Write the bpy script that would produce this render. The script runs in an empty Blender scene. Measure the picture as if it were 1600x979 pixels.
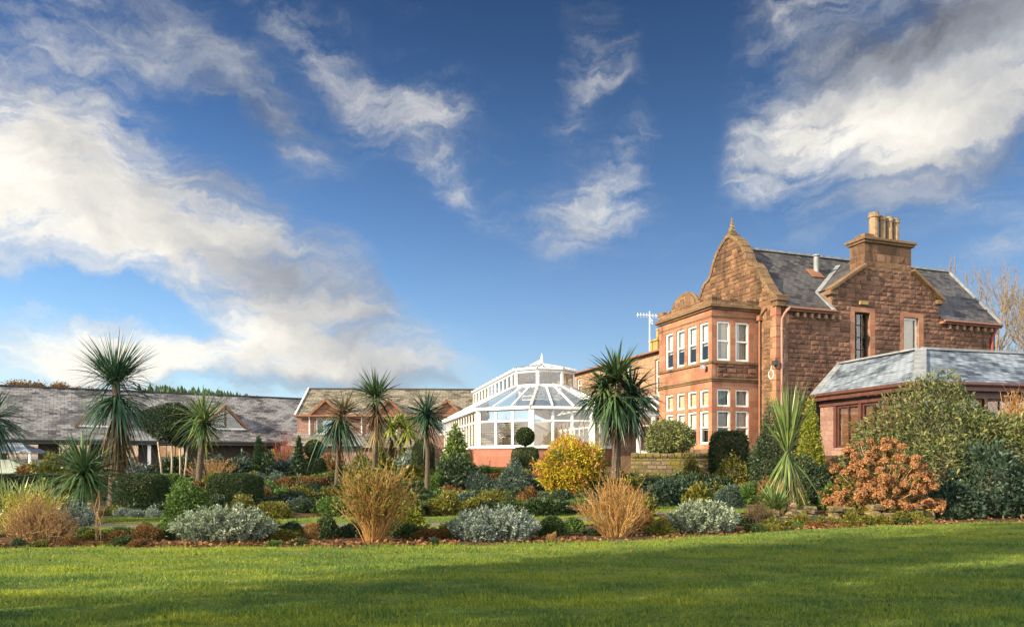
import bpy, math, random
import numpy as np
from mathutils import Vector, Matrix

random.seed(7)
rng = np.random.default_rng(11)
sc = bpy.context.scene
COL = sc.collection
R = math.radians
PI = math.pi
EYE, F, CX, HY = 1.6, 1100.0, 800.0, 715.0     # eye height, focal length and horizon of the survey of the garden

# ------------------------------------------------------------------ camera
cam_d = bpy.data.cameras.new('camera')
cam = bpy.data.objects.new('camera', cam_d)
COL.objects.link(cam)
cam.location = (0, 0, EYE)
cam.rotation_euler = (R(90), 0, 0)
cam_d.sensor_width = 36.0
cam_d.lens = 36.0 * F / 1600.0
cam_d.shift_y = (HY - 489.5) / 1600.0
cam_d.clip_start = 0.1
cam_d.clip_end = 4000
sc.camera = cam

# ------------------------------------------------------------------ light
SUN_AZ, SUN_EL = 27.0, 24.5                     # sun to the left and a little behind the camera
sd = Vector((-math.cos(R(SUN_AZ)) * math.cos(R(SUN_EL)), -math.sin(R(SUN_AZ)) * math.cos(R(SUN_EL)), math.sin(R(SUN_EL))))
sun_d = bpy.data.lights.new('sun', 'SUN')
sun_d.energy = 5.0
sun_d.angle = R(0.6)
sun_d.color = (1.0, 0.82, 0.55)
sun = bpy.data.objects.new('sun', sun_d)
COL.objects.link(sun)
sun.rotation_euler = sd.to_track_quat('Z', 'Y').to_euler()
sun.location = (-30, -20, 40)

sc.view_settings.view_transform = 'Standard'
sc.view_settings.look = 'None'
sc.view_settings.exposure = 1.4
sc.view_settings.gamma = 1.0
sc.view_settings.use_curve_mapping = False
sc.cycles.max_bounces = 8
sc.cycles.diffuse_bounces = 3
sc.cycles.glossy_bounces = 3
sc.cycles.transmission_bounces = 4
sc.cycles.transparent_max_bounces = 16
sc.cycles.sample_clamp_indirect = 6.0
sc.cycles.use_denoising = True

# ------------------------------------------------------------------ node helpers
class NT:
    def __init__(s, tree):
        s.t = tree
        s.n = tree.nodes
        s.n.clear()
    def add(s, typ, ins=None, **props):
        nd = s.n.new(typ)
        for k, v in props.items():
            setattr(nd, k, v)
        for k, v in (ins or {}).items():
            sock = nd.inputs[k]
            if isinstance(v, bpy.types.NodeSocket):
                s.t.links.new(v, sock)
            else:
                sock.default_value = v
        return nd
    def math(s, op, a, b=None, c=None, clamp=False):
        ins = {0: a}
        if b is not None: ins[1] = b
        if c is not None: ins[2] = c
        return s.add('ShaderNodeMath', ins, operation=op, use_clamp=clamp).outputs[0]
    def mix(s, f, a, b, mode='MIX'):
        nd = s.add('ShaderNodeMix', {0: f, 6: a, 7: b}, data_type='RGBA', blend_type=mode)
        return nd.outputs[2]
    def noise(s, scale, vec=None, detail=4.0, rough=0.5, dist=0.0, lac=2.0):
        ins = {'Scale': scale, 'Detail': detail, 'Roughness': rough, 'Distortion': dist, 'Lacunarity': lac}
        if vec is not None: ins['Vector'] = vec
        return s.add('ShaderNodeTexNoise', ins).outputs[0]
    def ramp(s, f, stops, interp='LINEAR'):
        nd = s.add('ShaderNodeValToRGB', {0: f})
        cr = nd.color_ramp
        cr.interpolation = interp
        while len(cr.elements) < len(stops): cr.elements.new(0.5)
        for e, (p, c) in zip(cr.elements, stops):
            e.position = p
            e.color = c if len(c) == 4 else (*c, 1)
        return nd.outputs[0]
    def smooth(s, f, lo, hi):
        nd = s.add('ShaderNodeMapRange', {0: f, 1: lo, 2: hi, 3: 0.0, 4: 1.0}, interpolation_type='SMOOTHSTEP')
        return nd.outputs[0]
    def link(s, a, b): s.t.links.new(a, b)

def c4(c): return (c[0], c[1], c[2], 1.0)

# ------------------------------------------------------------------ sky with clouds (by direction: azimuth, elevation)
world = bpy.data.worlds.new('World')
sc.world = world
world.use_nodes = True
w = NT(world.node_tree)
tc = w.add('ShaderNodeTexCoord')
sep = w.add('ShaderNodeSeparateXYZ', {0: tc.outputs['Generated']})
dx, dy, dz = sep.outputs
az = w.math('ARCTAN2', dx, dy)
el = w.math('ARCTAN2', dz, w.math('SQRT', w.math('ADD', w.math('MULTIPLY', dx, dx), w.math('MULTIPLY', dy, dy))))
ae = w.add('ShaderNodeCombineXYZ', {0: az, 1: el}).outputs[0]
n1 = w.add('ShaderNodeTexNoise', {'Vector': ae, 'Scale': 5.0, 'Detail': 9.0, 'Roughness': 0.6})
warp = w.add('ShaderNodeVectorMath', {0: n1.outputs[1], 1: (0.5, 0.5, 0.5)}, operation='SUBTRACT').outputs[0]
warp = w.add('ShaderNodeVectorMath', {0: warp, 'Scale': 0.15}, operation='SCALE').outputs[0]
aw = w.add('ShaderNodeVectorMath', {0: ae, 1: warp}, operation='ADD').outputs[0]

def blobsum(vec, blobs):
    tot = None
    for (px, py, sx, sy, rot, wt) in blobs:
        t, u = (px - CX) / F, (HY - py) / F
        a0 = math.atan2(t, 1); e0 = math.atan2(u, math.sqrt(1 + t * t))
        sx *= 1.22; sy *= 1.22
        sa, se = sx / F / (1 + t * t) ** .75, sy / F / (1 + u * u) ** .6 / (1 + t * t) ** .4
        mp = w.add('ShaderNodeMapping', {'Vector': vec, 'Location': (a0, e0, 0), 'Rotation': (0, 0, R(rot)), 'Scale': (sa, se, 1)}, vector_type='TEXTURE')
        q = w.add('ShaderNodeVectorMath', {0: mp.outputs[0], 1: mp.outputs[0]}, operation='DOT_PRODUCT').outputs['Value']
        g = w.math('EXPONENT', w.math('MULTIPLY', q, -1.0))
        tot = w.math('MULTIPLY', g, wt) if tot is None else w.math('MULTIPLY_ADD', g, wt, tot)
    return tot
# rotation: positive turns the long axis up to the right
BACK_FILL = 19.5
CLOUDS = [
    (10, 250, 130, 120, -15, 1.0), (150, 330, 150, 85, -25, 0.95), (310, 390, 140, 62, -22, 0.85), (450, 440, 120, 46, -22, 0.75), (560, 470, 60, 30, -20, 0.35),
    (110, 190, 90, 40, -30, 0.42), (260, 270, 110, 38, -35, 0.36), (400, 330, 110, 34, -35, 0.38), (540, 400, 60, 50, -30, 0.3), (30, 418, 34, 18, -20, 0.6),
    (90, 530, 130, 34, -4, 1.0), (210, 560, 90, 36, -8, 0.9), (430, 540, 80, 42, 0, 1.0), (560, 558, 100, 46, -6, 1.15), (330, 545, 60, 34, 0, .7), (640, 585, 60, 24, 0, .6), (20, 585, 60, 20, 0, .4),
    (230, 60, 140, 42, -28, 0.52), (370, 110, 150, 38, -32, 0.5), (520, 90, 130, 40, -35, 0.48), (600, 170, 120, 36, -30, 0.42), (700, 170, 80, 34, 18, 0.32), (470, 230, 130, 30, -30, .28), (90, 60, 120, 56, -30, .5),
    (690, 285, 56, 20, -42, 0.40), (770, 340, 60, 16, -15, 0.20),
    (915, 338, 56, 36, 5, 0.80), (930, 298, 32, 30, 30, .45), (900, 120, 30, 80, -20, 0.38), (960, 90, 40, 24, 30, .3), (990, 215, 44, 26, 30, 0.36), (990, 280, 14, 26, 0, .3),
    (1400, 220, 130, 76, 10, .85), (1520, 160, 130, 110, 10, .85), (1580, 60, 110, 90, 0, .7), (1400, 60, 150, 60, 0, .62), (1250, 50, 80, 60, -35, 0.42), (1190, 255, 60, 32, -35, 0.42),
    (1300, 170, 80, 50, -15, 0.6), (1240, 200, 50, 40, -30, .4), (1570, 395, 70, 26, 15, 0.3), (730, 600, 34, 12, 0, 0.3), (960, 595, 40, 16, 20, 0.25), (1160, 280, 40, 20, -30, .3),
    (150, 462, 150, 20, -10, -.95), (330, 190, 70, 24, -30, -.35), (640, 410, 90, 50, -20, -.4), (560, 300, 50, 30, -30, -.3), (80, 90, 60, 24, -30, -.25), (800, 60, 60, 60, 0, -.4), (1080, 120, 40, 100, 0, -.4),
]
cov = blobsum(aw, CLOUDS)
mpn = w.add('ShaderNodeMapping', {'Vector': aw, 'Rotation': (0, 0, R(32)), 'Scale': (1.0, 2.0, 1.0)})
fb = w.noise(7.0, mpn.outputs[0], 10.0, 0.62, 0.4)
fb2 = w.noise(24.0, mpn.outputs[0], 8.0, 0.66, 0.3)
det = w.math('ADD', w.math('MULTIPLY', w.math('SUBTRACT', fb, 0.5), 1.9), w.math('MULTIPLY', w.math('SUBTRACT', fb2, 0.5), .9))
mps = w.add('ShaderNodeMapping', {'Vector': aw, 'Rotation': (0, 0, R(-42)), 'Scale': (1.0, 4.5, 1.0)})
fs = w.noise(9.0, mps.outputs[0], 8.0, 0.6, 0.25)
det = w.math('ADD', det, w.math('MULTIPLY', w.math('SUBTRACT', fs, 0.5), 1.7))
# bright cloud added behind the camera, out of view, as fill for the shadows
back = w.math('MULTIPLY', w.smooth(w.math('MULTIPLY', dy, -1.0), -0.1, 0.35), 1.0)
cov = w.math('ADD', cov, back)
dens = w.math('ADD', cov, w.math('MULTIPLY', det, w.math('ADD', .25, w.math('MULTIPLY', w.smooth(cov, .02, .5), .75))))
a_thin = w.math('MULTIPLY', w.smooth(dens, 0.0, 1.0), 0.62)
a_thick = w.math('MULTIPLY', w.smooth(dens, 0.2, 1.5), w.math('MULTIPLY_ADD', w.smooth(cov, .3, .85), .8, .2))
alpha = w.math('MAXIMUM', a_thin, a_thick)
SHADE = [(560, 500, 120, 45, -25, 0.35), (420, 470, 180, 40, -25, .28), (1560, 20, 160, 60, 0, .55), (1420, 90, 150, 60, -10, .4), (1280, 90, 90, 60, -30, .35), (1480, 285, 180, 36, 10, .5), (300, 80, 280, 80, -25, .45), (560, 130, 220, 80, -20, .3),
         (560, 602, 170, 18, 0, .55), (200, 595, 160, 16, 0, .4), (60, 130, 140, 50, -30, .35), (420, 330, 170, 70, -30, .45), (920, 370, 60, 20, 0, .25), (1500, 180, 200, 150, 0, .18), (240, 340, 120, 50, -25, .18)]
sh = blobsum(aw, SHADE)
fb3 = w.noise(6.0, mpn.outputs[0], 8.0, 0.6, 0.3)
# thin cloud shows greyer than the thick lit masses
thin = w.math('SUBTRACT', 1.0, w.smooth(dens, .4, 1.3))
shade = w.math('ADD', w.math('ADD', sh, w.math('MULTIPLY', thin, .22)), w.math('MULTIPLY', w.math('SUBTRACT', fb3, 0.5), 1.2))
SKY_S = 0.065
cl = w.ramp(shade, [(0.0, (6.2, 5.95, 5.4)), (0.25, (4.7, 4.55, 4.25)), (0.6, (2.5, 2.65, 2.95)), (1.0, (.95, 1.05, 1.3))])
cl = w.mix(back, cl, (BACK_FILL, BACK_FILL * .97, BACK_FILL * .9, 1))
sky = w.add('ShaderNodeTexSky', sky_type='NISHITA', sun_disc=False, sun_elevation=R(SUN_EL), sun_rotation=-math.atan2(sd.x, sd.y), altitude=50.0, air_density=1.0, dust_density=1.6, ozone_density=2.5)
sc1 = w.add('ShaderNodeVectorMath', {0: sky.outputs[0], 'Scale': .42}, operation='SCALE').outputs[0]
gm = w.add('ShaderNodeGamma', {0: sc1, 1: 2.2}).outputs[0]
den = w.add('ShaderNodeVectorMath', {0: w.add('ShaderNodeVectorMath', {0: gm, 'Scale': 1 / 12}, operation='SCALE').outputs[0], 1: (1, 1, 1)}, operation='ADD').outputs[0]
gm = w.add('ShaderNodeVectorMath', {0: gm, 1: den}, operation='DIVIDE').outputs[0]
hs = w.add('ShaderNodeVectorMath', {0: gm, 'Scale': .72}, operation='SCALE').outputs[0]
# paler, brighter air low down
elc = w.math('MAXIMUM', el, 0.0)
g1 = w.math('EXPONENT', w.math('MULTIPLY', w.math('POWER', w.math('DIVIDE', elc, .45), 2.0), -1.0))
g2 = w.math('EXPONENT', w.math('DIVIDE', elc, -.17))
ha = w.add('ShaderNodeVectorMath', {0: (.10, .92, 2.35), 'Scale': g1}, operation='SCALE').outputs[0]
hb = w.add('ShaderNodeVectorMath', {0: (3.2, 2.9, 1.6), 'Scale': g2}, operation='SCALE').outputs[0]
hs = w.add('ShaderNodeVectorMath', {0: w.add('ShaderNodeVectorMath', {0: hs, 1: ha}, operation='ADD').outputs[0], 1: hb}, operation='ADD').outputs[0]
skyc = w.mix(alpha, hs, cl)
bg = w.add('ShaderNodeBackground', {0: skyc, 1: SKY_S})
w.link(bg.outputs[0], w.add('ShaderNodeOutputWorld').inputs[0])

# ------------------------------------------------------------------ mesh helpers
def tag(o, label=None, cat=None, group=None, kind=None):
    if label: o['label'] = label
    if cat: o['category'] = cat
    if group: o['group'] = group
    if kind: o['kind'] = kind
    return o

def empty(name, loc, rz=0.0, label=None, cat=None, group=None):
    o = bpy.data.objects.new(name, None)
    COL.objects.link(o)
    o.location = loc
    o.rotation_euler = (0, 0, rz)
    o.empty_display_size = 0.3
    return tag(o, label, cat, group)

def link(name, me, parent=None):
    o = bpy.data.objects.new(name, me)
    COL.objects.link(o)
    if parent is not None: o.parent = parent
    return o

class MB:
    """collects polygons; build() links them as one mesh object with metre UVs"""
    def __init__(s): s.v = []; s.f = []
    def poly(s, pts):
        i = len(s.v); s.v += [tuple(p) for p in pts]; s.f.append(list(range(i, i + len(pts)))); return s
    def box(s, x0, x1, y0, y1, z0, z1, M=None):
        p = [(x0, y0, z0), (x1, y0, z0), (x1, y1, z0), (x0, y1, z0), (x0, y0, z1), (x1, y0, z1), (x1, y1, z1), (x0, y1, z1)]
        if M is not None: p = [tuple(M @ Vector(q)) for q in p]
        i = len(s.v); s.v += p
        for q in ((0, 3, 2, 1), (4, 5, 6, 7), (0, 1, 5, 4), (1, 2, 6, 5), (2, 3, 7, 6), (3, 0, 4, 7)): s.f.append([i + k for k in q])
        return s
    def beam(s, a, b, wd, ht, up=(0, 0, 1)):
        """rectangular bar from a to b"""
        a, b = Vector(a), Vector(b)
        d = (b - a).normalized(); upv = Vector(up)
        sd_ = d.cross(upv)
        if sd_.length < 1e-4: sd_ = d.cross(Vector((1, 0, 0)))
        sd_.normalize(); u = sd_.cross(d).normalized()
        i = len(s.v)
        for q in (a, b):
            for (k, l) in ((-1, -1), (1, -1), (1, 1), (-1, 1)):
                s.v.append(tuple(q + sd_ * (k * wd / 2) + u * (l * ht / 2)))
        for q in ((0, 1, 2, 3), (7, 6, 5, 4), (0, 4, 5, 1), (1, 5, 6, 2), (2, 6, 7, 3), (3, 7, 4, 0)): s.f.append([i + k for k in q])
        return s
    def prism(s, pts, off):
        """extrude a planar polygon (3d pts) by vector off"""
        off = Vector(off); n = len(pts); i = len(s.v)
        s.v += [tuple(p) for p in pts] + [tuple(Vector(p) + off) for p in pts]
        s.f.append([i + k for k in range(n)][::-1]); s.f.append([i + n + k for k in range(n)])
        for k in range(n):
            l = (k + 1) % n
            s.f.append([i + k, i + l, i + n + l, i + n + k])
        return s
    def tube(s, pts, rad, n=6, cap=True):
        pts = [Vector(p) for p in pts]
        if not hasattr(rad, '__len__'): rad = [rad] * len(pts)
        i = len(s.v); prev = None
        for k, p in enumerate(pts):
            d = (pts[min(k + 1, len(pts) - 1)] - pts[max(k - 1, 0)])
            if d.length < 1e-6: d = Vector((0, 0, 1))
            d.normalize()
            a = d.cross(Vector((0.31, 0.95, 0.05))) if prev is None else (prev - d * prev.dot(d))
            if a.length < 1e-4: a = d.cross(Vector((1, 0, 0)))
            a.normalize(); prev = a; b = d.cross(a)
            for j in range(n):
                t = 2 * PI * j / n
                s.v.append(tuple(p + (a * math.cos(t) + b * math.sin(t)) * rad[k]))
        for k in range(len(pts) - 1):
            for j in range(n):
                l = (j + 1) % n
                s.f.append([i + k * n + j, i + k * n + l, i + (k + 1) * n + l, i + (k + 1) * n + j])
        if cap:
            s.f.append([i + j for j in range(n)][::-1])
            s.f.append([i + (len(pts) - 1) * n + j for j in range(n)])
        return s
    def lathe(s, prof, c, n=16):
        i = len(s.v)
        for (r, z) in prof:
            for j in range(n):
                t = 2 * PI * j / n
                s.v.append((c[0] + r * math.cos(t), c[1] + r * math.sin(t), c[2] + z))
        for k in range(len(prof) - 1):
            for j in range(n):
                l = (j + 1) % n
                s.f.append([i + k * n + j, i + k * n + l, i + (k + 1) * n + l, i + (k + 1) * n + j])
        s.f.append([i + j for j in range(n)][::-1])
        s.f.append([i + (len(prof) - 1) * n + j for j in range(n)])
        return s
    def wall(s, o, u, W, z0, z1, holes=(), reveal=0.15, n_in=None, ends=True, thick=None):
        """vertical wall panel from o along unit vector u with real window openings (u0,u1,z0,z1) and reveals going in along n_in"""
        o, u = Vector(o), Vector(u)
        us = sorted({0.0, W, *[h[0] for h in holes], *[h[1] for h in holes]})
        zs = sorted({z0, z1, *[h[2] for h in holes], *[h[3] for h in holes]})
        P = lambda a, z: tuple(Vector((o.x, o.y, 0)) + u * a + Vector((0, 0, z)))
        for a, b in zip(us, us[1:]):
            for c, d in zip(zs, zs[1:]):
                m, k = (a + b) / 2, (c + d) / 2
                if any(h[0] < m < h[1] and h[2] < k < h[3] for h in holes): continue
                s.poly([P(a, c), P(b, c), P(b, d), P(a, d)])
        if n_in is not None:
            ni = Vector(n_in)
            for h in holes:
                q = [P(h[0], h[2]), P(h[1], h[2]), P(h[1], h[3]), P(h[0], h[3])]
                r = [tuple(Vector(k) + ni * reveal) for k in q]
                for k in range(4):
                    l = (k + 1) % 4
                    s.poly([q[k], r[k], r[l], q[l]])
        return s
    def build(s, name, mat, parent=None, smooth=False, bevel=0.0):
        me = bpy.data.meshes.new(name)
        me.from_pydata(s.v, [], s.f)
        me.update()
        uvl = me.uv_layers.new(name='UVMap')
        co = np.array(s.v, dtype=float)
        uv = np.zeros((len(me.loops), 2))
        for p in me.polygons:
            n = p.normal
            if abs(n.z) > 0.985: ua = Vector((1, 0, 0)); va = Vector((0, 1, 0))
            else:
                ua = Vector((0, 0, 1)).cross(n).normalized(); va = n.cross(ua).normalized()
            for li in p.loop_indices:
                c = s.v[me.loops[li].vertex_index]
                uv[li] = (c[0] * ua.x + c[1] * ua.y + c[2] * ua.z, c[0] * va.x + c[1] * va.y + c[2] * va.z)
        uvl.data.foreach_set('uv', uv.ravel())
        me.materials.append(mat)
        if smooth: me.polygons.foreach_set('use_smooth', [True] * len(me.polygons))
        o = link(name, me, parent)
        if bevel > 0:
            bm = o.modifiers.new('bevel', 'BEVEL'); bm.width = bevel; bm.segments = 1; bm.limit_method = 'ANGLE'
        return o

def np_mesh(name, V, faces, mat, parent=None, smooth=False):
    """V (n,3); faces (m,k) index array"""
    me = bpy.data.meshes.new(name)
    V = np.ascontiguousarray(V, dtype=np.float32); faces = np.ascontiguousarray(faces, dtype=np.int32)
    m, k = faces.shape
    me.vertices.add(len(V)); me.vertices.foreach_set('co', V.ravel())
    me.loops.add(m * k); me.loops.foreach_set('vertex_index', faces.ravel())
    me.polygons.add(m); me.polygons.foreach_set('loop_start', np.arange(0, m * k, k, dtype=np.int32))
    me.update(calc_edges=True)
    me.validate()
    me.materials.append(mat)
    if smooth: me.polygons.foreach_set('use_smooth', np.ones(m, dtype=bool))
    return link(name, me, parent)

def unit(a): return a / np.maximum(np.linalg.norm(a, axis=1, keepdims=True), 1e-9)
def rdir(n): return unit(rng.normal(size=(n, 3)))

def leaf_arrays(P, D, L, W, fold=0.15, droop=0.1):
    """four-cornered folded leaves at P pointing along D"""
    n = len(P)
    L = np.broadcast_to(L, (n,)).reshape(-1, 1) * rng.uniform(.7, 1.25, (n, 1)); W = np.broadcast_to(W, (n,)).reshape(-1, 1) * rng.uniform(.75, 1.2, (n, 1))
    D = unit(D)
    S = unit(np.cross(D, rdir(n))); Nn = np.cross(S, D)
    V = np.empty((n, 4, 3))
    V[:, 0] = P
    V[:, 1] = P + D * L * .5 + S * W * .5 + Nn * fold * W
    V[:, 2] = P + D * L - np.array([0, 0, 1.]) * droop * L
    V[:, 3] = P + D * L * .5 - S * W * .5 + Nn * fold * W
    Fc = np.arange(n * 4).reshape(n, 4)
    return V.reshape(-1, 3), Fc

def leaves(name, P, D, L, W, mat, parent, fold=0.15, droop=0.1):
    V, Fc = leaf_arrays(P, D, L, W, fold, droop)
    return np_mesh(name, V, Fc, mat, parent)

def sword_arrays(C, D, L, W, droop=0.35, seg=5):
    """long strap leaves from points C along D, bending down towards the tip"""
    n = len(D); D = unit(D)
    L = np.broadcast_to(L, (n,)).reshape(-1, 1); W = np.broadcast_to(W, (n,)).reshape(-1, 1)
    dr = np.broadcast_to(droop, (n,)).reshape(-1, 1)
    up = np.array([[0, 0, 1.]])
    S = np.cross(D, up + rng.normal(scale=.25, size=(n, 3))); S = unit(S)
    V = np.empty((n, (seg + 1) * 2, 3))
    for k in range(seg + 1):
        t = k / seg
        c = C + D * L * t - up * dr * L * t ** 2.2
        wd = W * (0.55 + 1.6 * t * (1 - t)) * (1 - t ** 3.0) + 0.001
        V[:, 2 * k] = c - S * wd / 2; V[:, 2 * k + 1] = c + S * wd / 2
    m = (seg + 1) * 2
    base = (np.arange(n) * m)[:, None]
    Fc = np.concatenate([base + np.array([[2 * k, 2 * k + 1, 2 * k + 3, 2 * k + 2]]) for k in range(seg)], axis=0)
    return V.reshape(-1, 3), Fc

def cone_dirs(n, lo, hi):
    """directions with polar angle from straight up between lo and hi degrees"""
    z = rng.uniform(math.cos(R(hi)), math.cos(R(lo)), n); a = rng.uniform(0, 2 * PI, n)
    s_ = np.sqrt(1 - z * z)
    return np.stack([s_ * np.cos(a), s_ * np.sin(a), z], 1)

def twig_arrays(paths, n=4):
    """paths: list of (points (k,3), radii (k,)) -> one merged tube mesh"""
    Vs, Fs, i = [], [], 0
    for pts, rad in paths:
        pts = np.asarray(pts, float); k = len(pts)
        d = np.gradient(pts, axis=0); d = unit(d)
        a = unit(np.cross(d, np.array([[.31, .9, .17]]))); b = np.cross(d, a)
        for j in range(n):
            pass
        ang = 2 * PI * np.arange(n) / n
        V = pts[:, None] + (a[:, None] * np.cos(ang)[None, :, None] + b[:, None] * np.sin(ang)[None, :, None]) * np.asarray(rad, float)[:, None, None]
        Vs.append(V.reshape(-1, 3))
        q = np.arange(k - 1)[:, None] * n; j = np.arange(n)[None]; l = (j + 1) % n
        Fs.append(np.stack([q + j, q + l, q + n + l, q + n + j], -1).reshape(-1, 4) + i)
        i += k * n
    return np.concatenate(Vs), np.concatenate(Fs)

# ------------------------------------------------------------------ materials
def mat_new(name):
    m = bpy.data.materials.new(name); m.use_nodes = True
    return m, NT(m.node_tree)

def finish(nt, shader): nt.link(shader, nt.add('ShaderNodeOutputMaterial').inputs[0])

def plain(name, col, rough=0.6, var=0.15, scale=6.0, bump=0.0, metal=0.0, spec=0.4):
    m, nt = mat_new(name)
    tcn = nt.add('ShaderNodeTexCoord')
    nz = nt.noise(scale, tcn.outputs['Object'], 5, .6)
    dark = tuple(c * (1 - var) for c in col); light = tuple(min(1, c * (1 + var)) for c in col)
    cc = nt.ramp(nz, [(.3, dark), (.7, light)])
    ins = {'Base Color': cc, 'Roughness': rough, 'Metallic': metal, 'Specular IOR Level': spec}
    p = nt.add('ShaderNodeBsdfPrincipled', ins)
    if bump:
        b = nt.add('ShaderNodeBump', {'Strength': bump, 'Distance': 0.02, 'Height': nt.noise(scale * 5, tcn.outputs['Object'], 6, .65)})
        nt.link(b.outputs[0], p.inputs['Normal'])
    finish(nt, p.outputs[0])
    return m

def leaf_mat(name, cols, trans=0.25, rough=0.5, spec=0.35):
    """colour differs from leaf to leaf"""
    m, nt = mat_new(name)
    g = nt.add('ShaderNodeNewGeometry')
    st = [(i / max(1, len(cols) - 1), c) for i, c in enumerate(cols)]
    tcn = nt.add('ShaderNodeTexCoord')
    big = nt.noise(1.7, tcn.outputs['Object'], 2, .5)
    f = nt.math('ADD', nt.math('MULTIPLY', g.outputs['Random Per Island'], .7), nt.math('MULTIPLY', nt.math('SUBTRACT', big, .32), .75), clamp=True)
    cc = nt.ramp(f, st)
    p = nt.add('ShaderNodeBsdfPrincipled', {'Base Color': cc, 'Roughness': rough, 'Specular IOR Level': spec})
    t = nt.add('ShaderNodeBsdfTranslucent', {0: cc})
    mx = nt.add('ShaderNodeMixShader', {0: trans, 1: p.outputs[0], 2: t.outputs[0]})
    finish(nt, mx.outputs[0])
    return m

def stone_mat(name, c1, c2, mortar, bw, bh, rough_face=0.6, stain=0.35, msize=0.012, tint=None, moss=0.0):
    """coursed masonry on metre UVs"""
    m, nt = mat_new(name)
    uv = nt.add('ShaderNodeTexCoord').outputs['UV']
    ob = nt.add('ShaderNodeTexCoord').outputs['Object']
    wob = nt.add('ShaderNodeTexNoise', {'Vector': ob, 'Scale': 2.2, 'Detail': 3.0})
    off = nt.add('ShaderNodeVectorMath', {0: nt.add('ShaderNodeVectorMath', {0: wob.outputs[1], 1: (.5, .5, .5)}, operation='SUBTRACT').outputs[0], 'Scale': 0.05 if rough_face > .4 else .006}, operation='SCALE').outputs[0]
    uvw = nt.add('ShaderNodeVectorMath', {0: uv, 1: off}, operation='ADD').outputs[0]
    br = nt.add('ShaderNodeTexBrick', {'Vector': uvw, 'Color1': (0, 0, 0, 1), 'Color2': (1, 1, 1, 1), 'Mortar': (.5, .5, .5, 1), 'Scale': 1.0, 'Mortar Size': msize, 'Mortar Smooth': .3, 'Bias': 0.0, 'Brick Width': bw, 'Row Height': bh}, offset=.43, squash=.7, squash_frequency=3)
    n_b = nt.noise(1.1, ob, 4, .6)
    n_f = nt.noise(9.0, ob, 6, .7)
    f = nt.math('ADD', nt.math('MULTIPLY', br.outputs[0], .75), nt.math('MULTIPLY', nt.math('SUBTRACT', n_f, .35), .7), clamp=True)
    cols = [(0, c1), (1, c2)] if tint is None else [(0, c1), (.55, c2), (1, tint)]
    cc = nt.ramp(f, cols)
    cc = nt.mix(nt.math('MULTIPLY', br.outputs[1], .8), cc, c4(mortar))
    # soot and damp stains: shapes of their own
    mp = nt.add('ShaderNodeMapping', {'Vector': ob, 'Scale': (1, 1, .35)})
    s1 = nt.smooth(nt.noise(.9, mp.outputs[0], 6, .65, .5), .52, .72)
    cc = nt.mix(nt.math('MULTIPLY', s1, stain), cc, (.035, .028, .024, 1))
    s2 = nt.smooth(nt.noise(.7, ob, 5, .6), .5, .8)
    cc = nt.mix(nt.math('MULTIPLY', s2, .28), cc, (.36, .27, .16, 1))
    if moss:
        s3 = nt.smooth(nt.noise(1.8, ob, 5, .65, .4), .42, .62)
        cc = nt.mix(nt.math('MULTIPLY', s3, moss), cc, (.17, .15, .02, 1))
    h = nt.math('SUBTRACT', nt.math('ADD', nt.math('MULTIPLY', n_f, rough_face), nt.math('MULTIPLY', br.outputs[0], .3 * rough_face)), nt.math('MULTIPLY', br.outputs[1], .6))
    bp = nt.add('ShaderNodeBump', {'Strength': 1.0, 'Distance': .11 if rough_face > .4 else .012, 'Height': h})
    p = nt.add('ShaderNodeBsdfPrincipled', {'Base Color': cc, 'Roughness': .85, 'Normal': bp.outputs[0], 'Specular IOR Level': .2})
    finish(nt, p.outputs[0])
    return m

def slate_mat(name, c1, c2, pale, pale_amt, bw=.3, bh=.2, lichen=(.16, .13, .05), lich=.3, scale=.6):
    m, nt = mat_new(name)
    tcn = nt.add('ShaderNodeTexCoord'); uv = tcn.outputs['UV']; ob = tcn.outputs['Object']
    br = nt.add('ShaderNodeTexBrick', {'Vector': uv, 'Color1': (0, 0, 0, 1), 'Color2': (1, 1, 1, 1), 'Mortar': (0, 0, 0, 1), 'Scale': 1.0, 'Mortar Size': .012, 'Mortar Smooth': .1, 'Brick Width': bw, 'Row Height': bh}, offset=.5)
    n1_ = nt.noise(7, ob, 5, .65)
    f = nt.math('ADD', nt.math('MULTIPLY', br.outputs[0], .8), nt.math('MULTIPLY', nt.math('SUBTRACT', n1_, .4), .6), clamp=True)
    cc = nt.ramp(f, [(0, c1), (1, c2)])
    s1 = nt.math('MULTIPLY', nt.smooth(nt.math('ADD', nt.noise(scale, ob, 5, .6, .6), nt.math('ADD', nt.math('MULTIPLY', br.outputs[0], .13), nt.math('MULTIPLY', nt.math('SUBTRACT', n1_, .5), .25))), .42, .72), pale_amt)
    cc = nt.mix(s1, cc, c4(pale))
    s2 = nt.math('MULTIPLY', nt.smooth(nt.noise(2.3, ob, 6, .7), .56, .7), lich)
    cc = nt.mix(s2, cc, c4(lichen))
    cc = nt.mix(br.outputs[1], cc, (.012, .012, .014, 1))
    # each course laps the one below: saw-tooth height
    sv = nt.add('ShaderNodeSeparateXYZ', {0: uv}).outputs[1]
    saw = nt.math('SUBTRACT', 1.0, nt.math('FRACT', nt.math('DIVIDE', sv, bh)))
    h = nt.math('ADD', nt.math('MULTIPLY', saw, .8), nt.math('ADD', nt.math('MULTIPLY', br.outputs[0], .35), nt.math('MULTIPLY', n1_, .25)))
    bp = nt.add('ShaderNodeBump', {'Strength': .8, 'Distance': .02, 'Height': h})
    p = nt.add('ShaderNodeBsdfPrincipled', {'Base Color': cc, 'Roughness': .55, 'Normal': bp.outputs[0], 'Specular IOR Level': .4})
    finish(nt, p.outputs[0])
    return m

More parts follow.
